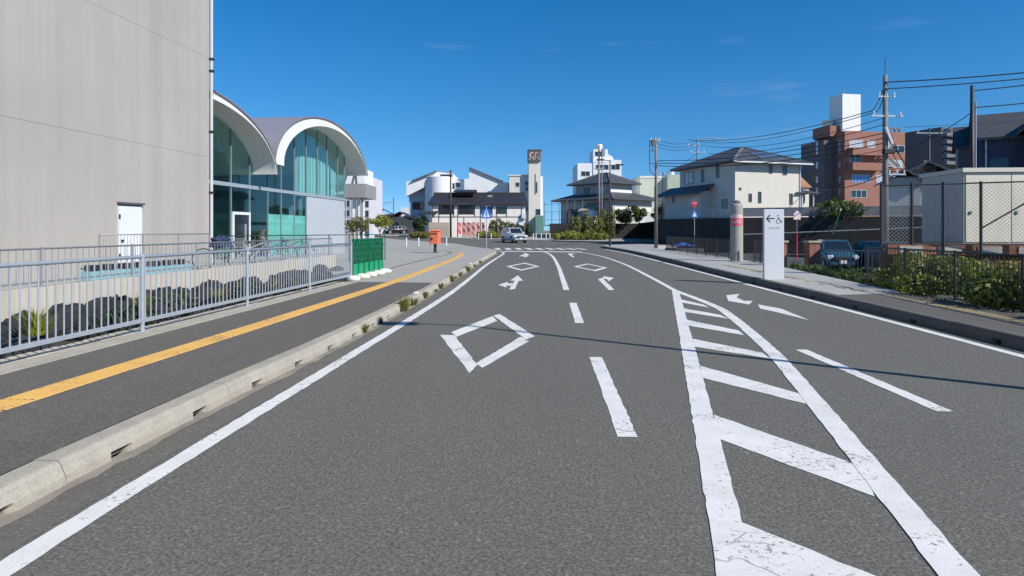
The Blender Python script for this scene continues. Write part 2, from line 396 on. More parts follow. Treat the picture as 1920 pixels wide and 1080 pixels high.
# ---- pavements and plaza on the left
PZ = .15
kb = offs(KL, .2)
near = [p for p in kb if p.y <= 17.6]
lp = [(p.x,p.y) for p in near] + [(xat(kb,17.6),17.6),(FX(17.9)+.32,17.9)] + [(FX(y)+.32,y) for y in (10,0,-10,-40)]
struct('left_pavement', sheet(lp, lambda y: g(y)+PZ, 6), ASPH2)
far = [p for p in kb if p.y > 17.6]
pl = [(xat(kb,17.6),17.6)] + [(p.x,p.y) for p in far] + [(-140,170),(-60,60),(-16,44),(-8.2,26),(-5.2,19.2),(FX(17.9)+.32,17.9)]
struct('plaza', sheet(pl, lambda y: g(y)+PZ-.002, 6, .4), PLAZA)
up = [(FX(-40)-3.2,-40),(FX(26)-3.2,26),(-8.2,26),(-16,44),(-40,44),(-40,-40)]
struct('hall_forecourt', sheet(up, lambda y: .35, 10, .5), M('forecourt_concrete', (.36,.35,.32), .9, .1, .7, fine=.2))
bed = [(FX(-40)-.4,-40),(FX(18.2)-.4,18.2),(FX(24)-1.4,24),(FX(25)-3.1,25),(FX(-40)-3.1,-40)]
bedo = struct('planting_bed', sheet(bed, lambda y: -.12, 10), SOIL)
# concrete edging below the railing, slab by slab, and the drain cover slabs behind it
edg = struct('railing_edging', MB().add([(FX(-12)-.06,-12,.1),(FX(-12)+.3,-12,.1),(FX(18)+.3,18,.1),(FX(18)-.06,18,.1)], [(0,1,2,3)]), CONC)
sm = MB().cbox(-.06,.32,0,1.985,-.15,.0,.012).mesh('edging_slab', CONC)
th = -math.atan(.07)
for k in range(15):
    y = -11.9 + 2*k; inst('edging_slab', sm, edg, (FX(y), y, PZ+.004), th)
dm = MB().cbox(-.40,-.1,0,.385,-.2,-.02,.012).mesh('drain_slab', M('slab_concrete', (.42,.39,.33), .9, .2, 3, bmp=.3, fine=.2))
for k in range(62):
    y = -6 + .4*k
    if y < 18: inst('drain_slab', dm, edg, (FX(y), y, PZ+.012+rng.uniform(-.006,.006)), th+rng.uniform(-.01,.01))
# dark line of the curved drain channel and the joint lines on the plaza
ch = cr([(-5.0,18.6),(-4.75,22),(-4.5,28),(-4.2,33),(-3.9,38),(-4.3,43),(-6.5,46.5),(-11,48)], .5)
mb = MB(); ribbon(mb, ch, -.05, .05, PZ+.004); mb.build('drain_channel', DGREY, bpy.data.objects['plaza'])
for yy in (23.5, 31, 40, 52):
    x1 = xat(kb, yy) if xat(kb, yy) is not None else -3
    MB().add([(x1-.1,yy,PZ+.002),(x1-.1,yy+.03,PZ+.002),(-15 if yy > 30 else -7.6,yy+.5,PZ+.002),(-15 if yy > 30 else -7.6,yy+.47,PZ+.002)],[(0,1,2,3)]).build('paving_joint', M('joint', (.2,.195,.18),.9,.1,2), bpy.data.objects['plaza'])
# tactile paving, tile by tile
tac = struct('tactile_paving', MB().add([(-4.7,-3,PZ+.001),(-4.4,-3,PZ+.001),(-4.4,-2.7,PZ+.001),(-4.7,-2.7,PZ+.001)],[(0,1,2,3)]), YEL)
tm = MB(); tm.cbox(-.15,.15,0,.297,-.02,.006,.004)
for k in range(4): tm.box(-.115+.062*k, -.08+.062*k, .015, .282, .006, .0085)
tmesh = tm.mesh('tactile_tile', YEL)
tp = cr([(-4.62,-3),(-4.38,3),(-4.22,5.3),(-3.78,11),(-3.33,18.1),(-3.08,26),(-2.95,33),(-3.05,38),(-3.5,41.5),(-4.4,44)], .05)
acc = 0; nxt = 0
for a, b in zip(tp, tp[1:]):
    if acc >= nxt:
        d = b-a; inst('tactile_tile', tmesh, tac, (a.x, a.y, PZ+.002), -math.atan2(d.x, d.y)); nxt += .3
    acc += (b-a).length
# ---- kerb stones
def kerbstone(notches, L_=1.985, mat=CONC, top=.15, w_=.2):
    hd = [(-w_,-.1),(-w_,top+.002),(-w_+.01,top+.006),(-.06,top+.006),(-.04,top+.003),(-.026,top-.006),(-.016,top-.02),(-.008,top-.045)]
    base = hd+[(.012,.066),(.014,.056),(.026,-.1)]
    cut  = hd+[(.012,.066),(-.10,.05),(-.10,-.1)]
    secs = [(0.0, base)]
    half = hd+[(.012,.066),(-.02,.03),(.0,-.1)]
    for a, b in notches: secs += [(a, base),(a+.02, half),(a+.035, cut),(b-.035, cut),(b-.02, half),(b, base)]
    secs.append((L_, base)); mb = MB(); n = len(base)
    for y, pr in secs:
        for x, z in pr: mb.v.append((x, y, z))
    for i in range(len(secs)-1):
        for k in range(n-1): mb.f.append((i*n+k, i*n+k+1, (i+1)*n+k+1, (i+1)*n+k))
    mb.f.append(tuple(range(n))); mb.f.append(tuple(reversed(range((len(secs)-1)*n, len(secs)*n))))
    return mb.mesh('kerb_stone', mat)

def lay(path, mesh, parent, step, flip, name='kerb_stone', y0=-9, y1=200, z=0, jit=.004):
    acc = 0; nxt = 0
    for i in range(len(path)-1):
        a = path[i]; seg = (path[i+1]-a).length
        while acc+seg > nxt:
            t = (nxt-acc)/seg; p = a.lerp(path[i+1], t); j = i; rem = step; q = p
            cur = p
            while j < len(path)-1 and (path[j+1]-cur).length < rem: rem -= (path[j+1]-cur).length; cur = path[j+1]; j += 1
            if j < len(path)-1: q = cur + (path[j+1]-cur).normalized()*rem
            else: q = cur
            d = q-p
            if y0 < p.y < y1 and d.length > .2:
                an = -math.atan2(d.x, d.y)
                o = inst(name, mesh, parent, (p.x, p.y, g(p.y)+z+rng.uniform(-jit,jit)), an+rng.uniform(-.004,.004))
                if flip: o.location = (q.x, q.y, o.location.z); o.rotation_euler.z = an+math.pi
            nxt += step
        acc += seg
lk = struct('left_kerb', ribbon(MB(), KL, .02, .19, .02), CONC)
lay(KL, kerbstone([(.4,.62),(1.38,1.6)]), lk, 2.0, False, y0=-3, y1=48)
lay(KL, kerbstone([], 1.96), lk, 2.0, False, y0=48, y1=170)
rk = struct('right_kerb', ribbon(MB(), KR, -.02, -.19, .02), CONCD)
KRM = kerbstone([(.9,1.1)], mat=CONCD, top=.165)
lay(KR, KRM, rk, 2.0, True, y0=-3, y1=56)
lay(KR, kerbstone([], 1.96, CONC), rk, 2.0, True, y0=56.5, y1=75)
fk = struct('far_kerb', ribbon(MB(), FARK, .0, -.2, .13), CONC)
lay(FARK, kerbstone([], 1.98, CONC), fk, 2.0, True, y0=80, y1=170)
# gutter apron of smoother concrete-grey asphalt beside each kerb
GUT = asphalt('gutter_asphalt', .125, .3, .2, (1.08,1.0,.86))
DUST = M('kerb_dust', (.25,.22,.175), .95, .35, 2.2, fine=.3)
ribbon(MB(), [p for p in KL if p.y < 46], -.03, -.36, .003).build('gutter', GUT, road)
ribbon(MB(), [p for p in KR if p.y < 54], .03, .2, .003).build('gutter', GUT, road)
ribbon(MB(), [p for p in cr(KL[::3], .12) if -2 < p.y < 46], -.0, -.11, .006, .022).build('dust_strip', DUST, road)
# ---- pavement on the right, its slabs and tactile strip; the lot beyond it lies lower
RB = cr([(8.0,-40),(8.3,0),(8.45,6),(8.75,10.8),(9.6,18),(10.8,25.7),(11.25,30),(11.35,38),(11.6,46),(12.6,56),(16,61.5),(24,63.5),(60,64),(140,66)], .8)
krb = offs(KR, -.19)
rp = [(p.x,p.y) for p in krb if p.y < 80] + [(p.x,p.y) for p in reversed(RB)]
rp = [(p.x,p.y) for p in krb] + [(p.x,p.y) for p in reversed(RB)]
rpo = struct('right_pavement', sheet(rp, lambda y: g(y)+PZ+.006, 6, .7), PAVER)
near_r = [(p.x,p.y) for p in krb if p.y < 14.8] + [(p.x+.0,p.y) for p in reversed(RB) if p.y < 15.2]
sheet(near_r, lambda y: PZ+.011, 6).build('asphalt_patch', ASPH2, rpo)
tdm = MB().cbox(-.15,.15,0,.297,-.02,.006,.004).mesh('tactile_tile', YELD)
for k in range(60):
    y = 8.5+.3*k
    if rng.random() < (.5 if y > 14 else .8): inst('tactile_tile', tdm, rpo, (7.62+.048*y, y, PZ+.010), -.048)
lot = [(p.x,p.y) for p in RB if p.y < 60] + [(40,63),(70,63),(70,-10),(8.2,-10)]
struct('parking_lot', sheet([q for q in lot], lambda y: -.45, 8), LOT)
# ---- far pavement
fo = offs(FARK, -.2); fo2 = offs(FARK, -3.2)
fo2 = [p for p in fo2 if p.x < -6]; struct('far_pavement', sheet([(p.x,p.y) for p in fo]+[(p.x,p.y) for p in reversed(fo2)]+[(4,92),(22,92),(140,92)], lambda y: g(y)+.14, 4, .3), PAVER)

# ---- painted markings (parts of the road)
def jpoly(pts, j=.008, step=.1):
    out = []
    for i in range(len(pts)):
        a = Vector(pts[i]); b = Vector(pts[(i+1)%len(pts)]); n = max(1, min(60, int((b-a).length/step)))
        for k in range(n):
            p = a.lerp(b, k/n); out.append((p.x+(rng.uniform(-j,j) if k else 0), p.y+(rng.uniform(-j,j) if k else 0)))
    return out
def mark(name, pts, mat=PAINT, z=.004, j=.007):
    if pts[0][1] > 26: j = 0
    sheet(jpoly(pts, j) if j else pts, lambda y: g(y)+z, 6).build(name, mat, road)
def quadline(name, a, b, w_, mat=PAINT, z=.004):
    a = Vector(a); b = Vector(b); d = (b-a).normalized(); n = Vector((-d.y, d.x))*w_/2
    mark(name, [tuple(a-n), tuple(b-n), tuple(b+n), tuple(a+n)], mat, z)
WLP = cr([(-2.78,-40),(-2.62,-5),(-2.42,2.4),(-2.1,7.5),(-1.86,11),(-1.55,16.4),(-1.38,22),(-1.2,28.8),(-.9,36),(-.6,43),(-.66,46.5),(-1.05,49.5),(-2.1,53.5)], .12)
ribbon(MB(), WLP, -.075, .075, .005, .006).build('edge_line', PAINT, road)
WRP = cr([(4.4,-40),(5.75,-5),(6.42,7),(6.72,13),(6.86,16.3),(7.12,22.3),(7.48,30.2),(7.8,38),(8.0,46),(7.9,54)], .2)
ribbon(MB(), WRP, -.075, .075, .005, .005).build('edge_line', PAINT2, road)
# centre dashes between the two outbound lanes
for (x0,y0),(x1,y1) in ((gp(1177,820),gp(1117,670)), (gp(1087,606),gp(1074,568))): quadline('lane_dash', (x0,y0), (x1,y1), .155)
quadline('lane_dash', (1.62,1.9), (1.5,-1.2), .155)
ribbon(MB(), cr([gp(1062,544),gp(1054,520),gp(1047,500),gp(1037,482),gp(1026,474.5),gp(1014,471.5)], .5), -.08, .08, .006).build('lane_line', PAINT2, road)
quadline('lane_dash', gp(1772,772), gp(1502,656), .15, PAINT2)
quadline('lane_dash', (3.95,-1.2), (4.25,1.9), .15, PAINT2)
# hatched median: two border lines and slanted bars
HL = [gp(*p) for p in ((1402,1160),(1383,1080),(1361,980),(1327,840),(1304,720),(1285,625),(1272,570),(1266,545))]
HR = [gp(*p) for p in ((1870,1160),(1796,1080),(1705,970),(1610,860),(1520,740),(1440,655),(1375,592),(1330,572),(1266,545))]
import numpy as np
def fit(P, deg):
    c = np.polyfit([p[1] for p in P], [p[0] for p in P], deg); return [(float(np.polyval(c, y)), y) for y in [p[1] for p in P]]
HL = fit(HL, 2); HR = fit(HR, 3)
hl = cr([(-.1,-2),(.46,.4),(.74,1.6),(.87,2.2)] + HL, .12); hr = cr([(1.1,-2),(1.58,.4),(1.8,1.6),(1.92,2.2)] + HR, .12)
ribbon(MB(), hl, -.09, .09, .005, .006).build('median_line', PAINT, road)
ribbon(MB(), hr, -.09, .09, .006, .006).build('median_line', PAINT, road)
for la, ra, lb, rb_ in (((1385,978),(1760,1130),(1388,1075),(1680,1165)), ((1338,778),(1612,874),(1344,822),(1640,932)), ((1312,686),(1497,738),(1318,709),(1520,760)),
                        ((1296,635),(1430,662),(1300,650),(1446,673)), ((1288,600),(1385,620),(1291,611),(1396,629)), ((1280,578),(1352,591),(1283,585),(1366,598)), ((1274,561),(1318,571),(1276,567),(1330,577))):
    mark('hatch_bar', [gp(*la), gp(*ra), gp(*rb_), gp(*lb)], PAINT, .004)
ribbon(MB(), cr([gp(1266,545),gp(1218,519),gp(1172,496),gp(1132,482),gp(1100,475),gp(1075,472)], .5), -.075, .075, .005).build('centre_line', PAINT2, road)
# diamonds warning of the crossing ahead
for pts in (((825,628),(852,629),(895,685),(880,700)), ((846,623),(924,593),(932,602),(856,632)), ((925,592),(937,589),(1003,631),(986,637)), ((892,682),(976,632),(992,640),(904,690))):
    mark('diamond_bar', [gp(*p) for p in pts], PAINT)
def ring(pts, w_, name):
    P = [Vector(gp(*p)) for p in pts]; c = sum(P, Vector((0,0)))/4
    mb = MB(); inner = [c+(p-c)*w_ for p in P]
    for i in range(4):
        q = [P[i],P[(i+1)%4],inner[(i+1)%4],inner[i]]; mb.add([(v.x,v.y,g(v.y)+.004) for v in q],[(0,1,2,3)])
    mb.build(name, PAINT2, road)
ring(((949,499.7),(984,492.7),(1012,499.7),(977,507.6)), .74, 'diamond_marking')
ring(((1075,500),(1101,494.3),(1139,502),(1117,508.6)), .74, 'diamond_marking')
# lane arrows, each a flat painted shape
def arrow(name, *polys):
    mb = MB()
    for pts in polys:
        P = [gp(*p) for p in pts]; tri = geometry.tessellate_polygon([[Vector((*p,0)) for p in P]])
        mb.add([(p[0],p[1],g(p[1])+.004) for p in P], [t if (Vector(P[t[1]])-Vector(P[t[0]])).cross(Vector(P[t[2]])-Vector(P[t[0]])) > 0 else t[::-1] for t in tri])
    mb.build(name, PAINT2, road)
def z5(pts): return [(860+x*.20833, 400+y*.20833) for x, y in pts]
arrow('straight_left_arrow', z5([(455,688),(505,682),(540,608),(580,607),(533,560),(463,605),(505,608),(480,640)]), z5([(478,655),(430,650),(430,668),(355,645),(440,618),(443,632),(490,630)]))
arrow('right_arrow', z5([(1352,692),(1402,690),(1300,590),(1330,590),(1350,612),(1398,582),(1295,565),(1310,578),(1252,592)]))
arrow('straight_left_arrow', z5([(588,396),(615,393),(622,380),(637,375),(602,357),(575,370),(592,374)]), z5([(590,388),(575,388),(545,384),(580,372),(596,378)]))
arrow('right_arrow', z5([(1028,396),(1046,392),(1012,375),(1048,364),(985,362),(990,374)]))
def z6(pts): return [(1220+x*.5556, 480+y*.5556) for x, y in pts]
arrow('oncoming_arrow', z6([(255,133),(300,128),(290,140),(315,152),(345,152),(332,164),(262,152)]), z6([(362,164),(405,172),(440,178),(535,217),(425,190),(370,178)]))
# stop line, zebra bars, faint second crossing on the side street
mark('stop_line', [gp(945,471.8), gp(1092,473.2), gp(1090,471.9), gp(946,470.6)], PAINT2, .003)
for k in range(9):
    x0 = -1.3+.9*k; mark('zebra_bar', [(x0,52.6),(x0+.45,52.7),(x0+.12,57.4),(x0-.33,57.3)], PAINT, .004)

# ================================================================== LEFT: CONCRETE HALL AND VAULTED GLASS HALL
hall = thing('concrete_hall', 'tall blank pale concrete hall filling the left of the street', 'building', (0,0,0))
HE = 24.0
def wallpt(u, v, z): return (-13.85+.1*u+v, u-.1*v, z)    # u along the wall, v outward towards the road
def wbox(mb, u0, u1, v0, v1, z0, z1):
    return mb.add([wallpt(u,v,z) for z in (z0,z1) for u,v in ((u0,v0),(u0,v1),(u1,v1),(u1,v0))], [(0,1,2,3),(7,6,5,4),(4,5,1,0),(5,6,2,1),(6,7,3,2),(7,4,0,3)])
wbox(MB(), -30, HE-.02, -22, -.14, .0, 12.2).build('wall_core', WALLC, hall)
for z0, z1 in ((.0,4.363),(4.37,8.103),(8.11,12.3)):
    for u0, u1 in ((-30,-8),(-7.99,8),(8.01,HE)):
        wbox(MB(), u0, u1, -.14, 0, z0, z1).build('concrete_panel', WALLC, hall)
dz = wbox(MB(), 19.2, 20.22, 0, .05, .38, 2.36).build('door', WHITEM, hall)
wbox(MB(), 19.16, 20.26, 0, .12, 2.40, 2.46).build('door_canopy', M('canopy_dark', (.08,.08,.085), .6, .1, 2), hall)
wbox(MB(), 19.27, 19.34, .05, .1, 1.25, 1.32).build('handle', BLACKP, dz)
for z in (.75, 1.95): wbox(MB(), 19.19, 19.24, .05, .07, z, z+.14).build('hinge', BLACKP, dz)
pp = MB(); q0 = wallpt(HE+.05, .06, .3); pp.cyl(q0[0], q0[1], .3, 12.2, .055, n=10); po = pp.build('downpipe', M('downpipe_grey', (.5,.51,.52), .5, .05, 3), hall)
for z in (3.0, 5.3, 7.6, 8.05): wbox(MB(), HE-.03, HE+.13, -.02, .14, z, z+.07).build('bracket', BLACKP, po)

vh = thing('vaulted_glass_hall', 'glass fronted hall under two scalloped vault roofs past the concrete wall', 'building', (0,0,0))
A0 = -15.1
def fp(u, v, z): return (A0+.105*u+v, u-.105*v, z)
def fbox(mb, u0, u1, v0, v1, z0, z1):
    return mb.add([fp(u,v,z) for z in (z0,z1) for u,v in ((u0,v0),(u0,v1),(u1,v1),(u1,v0))], [(0,1,2,3),(7,6,5,4),(4,5,1,0),(5,6,2,1),(6,7,3,2),(7,4,0,3)])
ARC = [(23.05,6.46,4.08,2.91), (35.76,6.46,4.62,3.12)]
def vth(k, q): return .95*(1-q)**1.5 + .025                # shell edge: thick at its left foot, thin at its right
def vcurve(k, n=48):
    c,h,b,r = ARC[k]; t0 = math.acos(max(-1,(c-24.45)/h)) if k == 0 else .02; t1 = math.pi-.04 if k == 0 else math.acos((c-42.1)/h)
    out = []
    for i in range(n+1):
        a = t0+(t1-t0)*i/n; q = a/math.pi; tt = vth(k,q)
        out.append((c-h*math.cos(a), b+r*math.sin(a), c-(h-tt)*math.cos(a), b+(r-tt)*math.sin(a)))
    return out
VC = [vcurve(0), vcurve(1)]
for k in (0, 1):
    n = len(VC[k])-1; top = MB(); fas = MB(); sof = MB(); lip = MB()
    for (uo,zo_,ui,zi) in VC[k]:
        top.v += [fp(uo,1.16,zo_+.05), fp(uo,-13,zo_+.05)]; fas.v += [fp(uo,1.1,zo_), fp(ui,1.1,zi)]; sof.v += [fp(ui,1.1,zi), fp(ui,-13,zi)]
        lip.v += [fp(uo,1.16,zo_+.05), fp(uo,1.16,zo_-.03), fp(uo,1.1,zo_-.03)]
    for i in range(n):
        top.f.append((2*i,2*i+2,2*i+3,2*i+1)); fas.f.append((2*i,2*i+1,2*i+3,2*i+2)); sof.f.append((2*i,2*i+1,2*i+3,2*i+2))
        lip.f += [(3*i,3*i+1,3*i+4,3*i+3),(3*i+1,3*i+2,3*i+5,3*i+4)]
    ro = top.build('vault_roof', VAULT, vh, True); lip.build('roof_edge', VAULT, ro, True)
    fas.build('fascia', VWHITE, ro, True); sof.build('soffit', SOFFIT, ro, True)
    uo,zo_,ui,zi = VC[k][-1]
    MB().add([fp(uo,1.1,zo_+.05),fp(ui,1.1,zi),fp(ui,-13,zi),fp(uo,-13,zo_+.05)],[(0,1,2,3)]).build('roof_end', SOFFIT, ro)
def zin(u):
    k = 0 if u < 29.35 else 1; c = VC[k]
    if u <= c[0][2]: return c[0][3]
    for p, q in zip(c, c[1:]):
        if p[2] <= u <= q[2]: return p[3]+(q[3]-p[3])*(u-p[2])/(q[2]-p[2] or 1)
    return c[-1][3]
def ufac(px): return -A0/(.105+(960-px)/1190)
MU = [24.45] + [ufac(p) for p in (433,468,502,527,552,574,595,613,633,646)]
ZB = 1.6+85*26.7/1190
for i, (a, b) in enumerate(zip(MU, MU[1:])):
    ua, ub = a+.02, b-.02; m = 8
    poly = [(ua,ZB+.17),(ub,ZB+.17)] + [(ub+(ua-ub)*j/m, max(ZB+.3, zin(ub+(ua-ub)*j/m)-.01)) for j in range(m+1)]
    MB().prism(poly, lambda u,z,t: fp(u,t,z), 0, -.02).build('glass_pane', GLASS, vh)
    if i < 6:
        fbox(MB(), ua, ub, -.02, 0, .2, ZB-.02).build('glass_pane', GLASS, vh)
    fbox(MB(), b-.02, b+.02, -.06, .03, .2 if i < 6 else ZB, max(ZB+.2, zin(b)-.02)).build('mullion', M('mullion_steel', (.3,.36,.36), .4, .1, 3, metal=.4), vh)
fbox(MB(), 24.45, MU[-1], -.12, .05, ZB, ZB+.16).build('transom', GALV, vh)
fbox(MB(), MU[6]+.02, MU[-1], -.1, .01, .15, ZB-.01).build('grey_wall_panel', GREYP, vh)
fbox(MB(), MU[3]+.05, MU[6]-.05, -.1, -.04, .2, 2.4).build('mint_wall_panel', MINT, vh)
d = fbox(MB(), MU[1]+.05, MU[2]-.05, -.05, .08, 2.3, 2.42); fbox(d, MU[1]+.05, MU[1]+.15, -.05, .08, .35, 2.3); fbox(d, MU[2]-.15, MU[2]-.05, -.05, .08, .35, 2.3)
d = d.build('entrance_frame', WHITEM, vh)
um = (MU[1]+MU[2])/2; fbox(MB(), MU[1]+.16, MU[2]-.16, .03, .05, .36, 2.29).build('door_leaf', PANE, d); fbox(MB(), um+.25, um+.33, .05, .1, .8, 1.9).build('door_handle', GALV, d)
fbox(MB(), 24.45, 41.2, -13, -.03, .0, .2).build('floor_slab', M('interior_floor', (.2,.2,.19), .6, .1, 1), vh)
fbox(MB(), 24.45, 41.2, -13.2, -13, .2, 8).build('back_wall', M('interior_wall', (.25,.33,.32), .9, .15, .4), vh)
e1 = MB(); n = 14
poly = [(24.5+ (MU[-1]-24.5), .15)]
fbox(e1, MU[-1]-.05, MU[-1]+.05, -13, -.02, .15, 5.2); e1.build('end_wall', GREYP, vh)
fbox(MB(), 24.45, 29.5, -7, -5.6, ZB+.1, ZB+.35).build('gallery_floor', M('interior_gallery', (.3,.32,.3), .8, .1, 1), vh)
for k in range(20):                                                     # white vertical fins behind the upper glazing
    u = MU[6]+.25+k*.36
    if u < MU[-1]-.1: fbox(MB(), u, u+.13, -.75, -.6, ZB+.05, max(ZB+.6, zin(u)-.25)).build('curtain_fin', CURTAIN, vh)
for (u, v, z, s) in ((25.6,-1.6,2.55,.32), (27.7,-2.0,2.75,.22), (30.2,-3.5,2.9,.2)):
    lm = fbox(MB(), u, u+s*1.6, v-s, v+s, z, z+s*.9).build('pendant_lamp', VWHITE, vh); fbox(MB(), u+s*.78, u+s*.82, v-.01, v+.01, z+s*.9, ZB+.1).build('cord', BLACKP, lm)
for u, v, h in ((24.9,-1.2,2.6),(26.2,-6,3.2),(31,-7,3.2),(33,-7,3.2)): fbox(MB(), u, u+.35, v-.3, v, .2, h).build('interior_column', VWHITE, vh)
fbox(MB(), 26.3, 29.2, -4.2, -3.2, .2, 1.2).build('counter', M('counter_wood', (.25,.17,.1), .6, .2, 3), vh)
fbox(MB(), 30, 40, -6.2, -6, .2, 2.6).build('interior_partition', M('interior_green', (.2,.3,.25), .8, .1, 1), vh)

# ================================================================== LEFT RAILINGS, BED, FORECOURT
def railing(name, label, p0, p1, z, H, nposts, sp, mat, post=.05, rail=.045, bal=.018, zb=.14, group=None, spike=0, brz=None):
    p0 = Vector(p0); p1 = Vector(p1); d = p1-p0; Ln = d.length; rz = math.atan2(d.y, d.x)
    t = thing(name, label, 'railing', (p0.x, p0.y, z), rz, group)
    tr = MB().tube([(0,0,H-rail/2),(Ln,0,H-rail/2)], rail/2, 8).build('top_rail', mat, t, True)
    MB().box(0,Ln,-rail/2,rail/2,zb,zb+rail).build('bottom_rail', mat, t)
    pm = MB().cyl(0,0,0,H+.012,post/2,n=10); pm.box(-.075,.075,-.075,.075,0,.012); pm = pm.mesh('post', mat)
    for k in range(nposts): inst('post', pm, t, (Ln*k/(nposts-1), 0, 0))
    bm = MB().cyl(0,0,zb+rail,H-rail*.5,bal/2,n=6).mesh('baluster', mat)
    n = int(Ln/sp)
    for k in range(1, n):
        x = Ln*k/n
        if min(abs(x-Ln*q/(nposts-1)) for q in range(nposts)) > .03: inst('baluster', bm, t, (x,0,0))
    return t
railing('pavement_railing', 'long pale steel railing along the near left pavement', (FX(-6.3),-6.3), (FX(18.25),18.25), PZ, 1.1, 9, .125, GALV, .06, .05, .02)
rw = MB(); rw.add([(FX(y)+dx,y,z) for y in (-20,25.6) for dx,z in ((-3.2,-.3),(-3.0,-.3),(-3.0,.62),(-3.2,.62))], [(0,1,2,3),(7,6,5,4),(4,5,1,0),(5,6,2,1),(6,7,3,2),(7,4,0,3)])
tag(rw.build('low_retaining_wall', M('retaining_beige', (.5,.46,.39), .9, .1, 1, streak=.3)), 'low beige concrete wall behind the black rocks', 'wall')
railing('wall_railing', 'thinner grey railing standing on the low beige wall', (FX(-8)-3.1,-8), (FX(25.4)-3.1,25.4), .62, .68, 15, .15, GALV2, .04, .035, .014, .06)
railing('door_railing', 'small grey railing in front of the white door', (-11.05,17.0), (-10.5,22.0), .35, 1.15, 4, .13, GALV2, .04, .035, .013, .12)
tb = MB(); tb.add([(x+dx,y,z) for (x,y) in ((-9.95,15.0),(-9.4,18.6)) for dx,z in ((-.25,.35),(.0,.35),(.0,.62),(-.25,.62))], [(0,1,2,3),(7,6,5,4),(4,5,1,0),(5,6,2,1),(6,7,3,2),(7,4,0,3)])
tqo = tag(tb.build('planter_box', TURQ), 'long low turquoise planter box behind the thinner railing', 'planter')
for k in range(7):
    t_ = (k+.5)/7; MB().box(-.3,-.1,-.14,.14,.0,.14).build('crate', BLACKP, tqo, loc=(-9.95+.55*t_+.02, 15+3.6*t_, .625))
# lava rocks in the bed
rocks = []
for s in range(5):
    r2 = random.Random(20+s); mb = MB(); n, mrow = 9, 6
    pr = []
    for i in range(mrow+1):
        a = math.pi*i/mrow
        for k in range(n):
            b = 2*math.pi*k/n; r = 1+r2.uniform(-.24,.24)
            pr.append((math.sin(a)*math.cos(b)*r, math.sin(a)*math.sin(b)*r, math.cos(a)*r*.75))
    mb.v = pr
    for i in range(mrow):
        for k in range(n): mb.f.append((i*n+k,(i+1)*n+k,(i+1)*n+(k+1)%n,i*n+(k+1)%n))
    rocks.append(mb.mesh('rock', ROCKM))
for k in range(150):
    y = rng.uniform(3, 21) if k < 110 else rng.uniform(10, 24); f = rng.random(); x = FX(y)-1.0-f*1.85
    if y > 18.4 and x > FX(y)-1.4: continue
    s = rng.uniform(.2,.36)*(1 if f > .2 else .8); inst('rock', rocks[k%5], bedo, (x, y, -.1+s*.28+f*.06), scale=(s*rng.uniform(.9,1.3), s, s*rng.uniform(.8,1.25)), rot=(rng.uniform(-.4,.4), rng.uniform(-.4,.4), rng.uniform(0,6)))
def leaves(mb, lobes, n, size, seed, flat=0.0, shell=.62):
    r_ = random.Random(seed); wts = [a*b+b*c+a*c for (_,_,_,a,b,c) in lobes]
    for _ in range(n):
        cx,cy,cz,a,b,c = r_.choices(lobes, wts)[0]
        d = Vector((r_.gauss(0,1), r_.gauss(0,1), r_.gauss(0,1))).normalized(); rr = shell+(1.06-shell)*math.sqrt(r_.random())
        if r_.random() < .07: rr *= 1.16
        p = Vector((cx+d.x*a*rr, cy+d.y*b*rr, cz+d.z*c*rr))
        nrm = (d + Vector((r_.gauss(0,.7), r_.gauss(0,.7), r_.gauss(0,.7)+flat))).normalized()
        t1 = nrm.orthogonal().normalized(); t1.rotate(__import__('mathutils').Quaternion(nrm, r_.uniform(0,6.28))); t2 = nrm.cross(t1)
        s = size*r_.uniform(.55,1.4)
        mb.add([p-t1*s, p+t2*s*.55-nrm*s*.12, p+t1*s, p-t2*s*.55-nrm*s*.12], [(0,1,2,3)])
    return mb
def tuft(mb, x, y, z, h, n, spread, r_):
    for _ in range(n):
        a = r_.uniform(0,6.28); l = h*r_.uniform(.5,1.1); o = r_.uniform(.0,spread*.35); w_ = .006+.006*r_.random()
        bx, by = x+math.cos(a)*o, y+math.sin(a)*o; tx, ty = bx+math.cos(a)*spread*r_.random(), by+math.sin(a)*spread*r_.random()
        nx, ny = -math.sin(a)*w_, math.cos(a)*w_; mx, my = (bx*.55+tx*.45), (by*.55+ty*.45)
        mb.add([(bx-nx,by-ny,z),(bx+nx,by+ny,z),(mx+nx,my+ny,z+l*.65),(mx-nx,my-ny,z+l*.65),(tx,ty,z+l*.93)], [(0,1,2,3),(3,2,4)])
def weed(label, x, y, z, h, n, spread, seed, mat=WEED, group='weeds growing by the railing and kerb'):
    mb = MB(); tuft(mb, 0, 0, 0, h, n, spread, random.Random(seed)); o = mb.build('weed_tuft', mat, loc=(x,y,z)); tag(o, label, 'weed', group)
wl = [('yellowish grass tuft among the black rocks near the left picture edge', -6.75, 9.0, .0, .55, 140, .38), ('green grass tuft against the low beige wall behind the railing', -6.55, 11.2, .05, .45, 90, .3),
      ('small weed between rocks below the second railing span', -6.2, 13.4, .0, .42, 90, .28), ('leafy weed between rocks near the far railing post', -5.95, 16.0, .0, .4, 80, .28)]
for i, (lb, x, y, z, h, n, s) in enumerate(wl): weed(lb, x, y, z, h, n, s, 40+i, LEAF2 if i < 2 else WEED, 'grass tufts among the rocks')
kw = [(9.9,.14,40,.12),(10.6,.12,26,.1),(12.9,.28,110,.16),(13.35,.16,60,.14),(12.4,.18,60,.12),(15.2,.2,60,.14),(16.2,.14,40,.12),(17.4,.17,50,.12),(19.8,.22,80,.16),(20.5,.16,50,.13),(22.2,.2,60,.14),(24.6,.22,60,.16),(27.5,.2,60,.16),(31,.2,50,.18)]
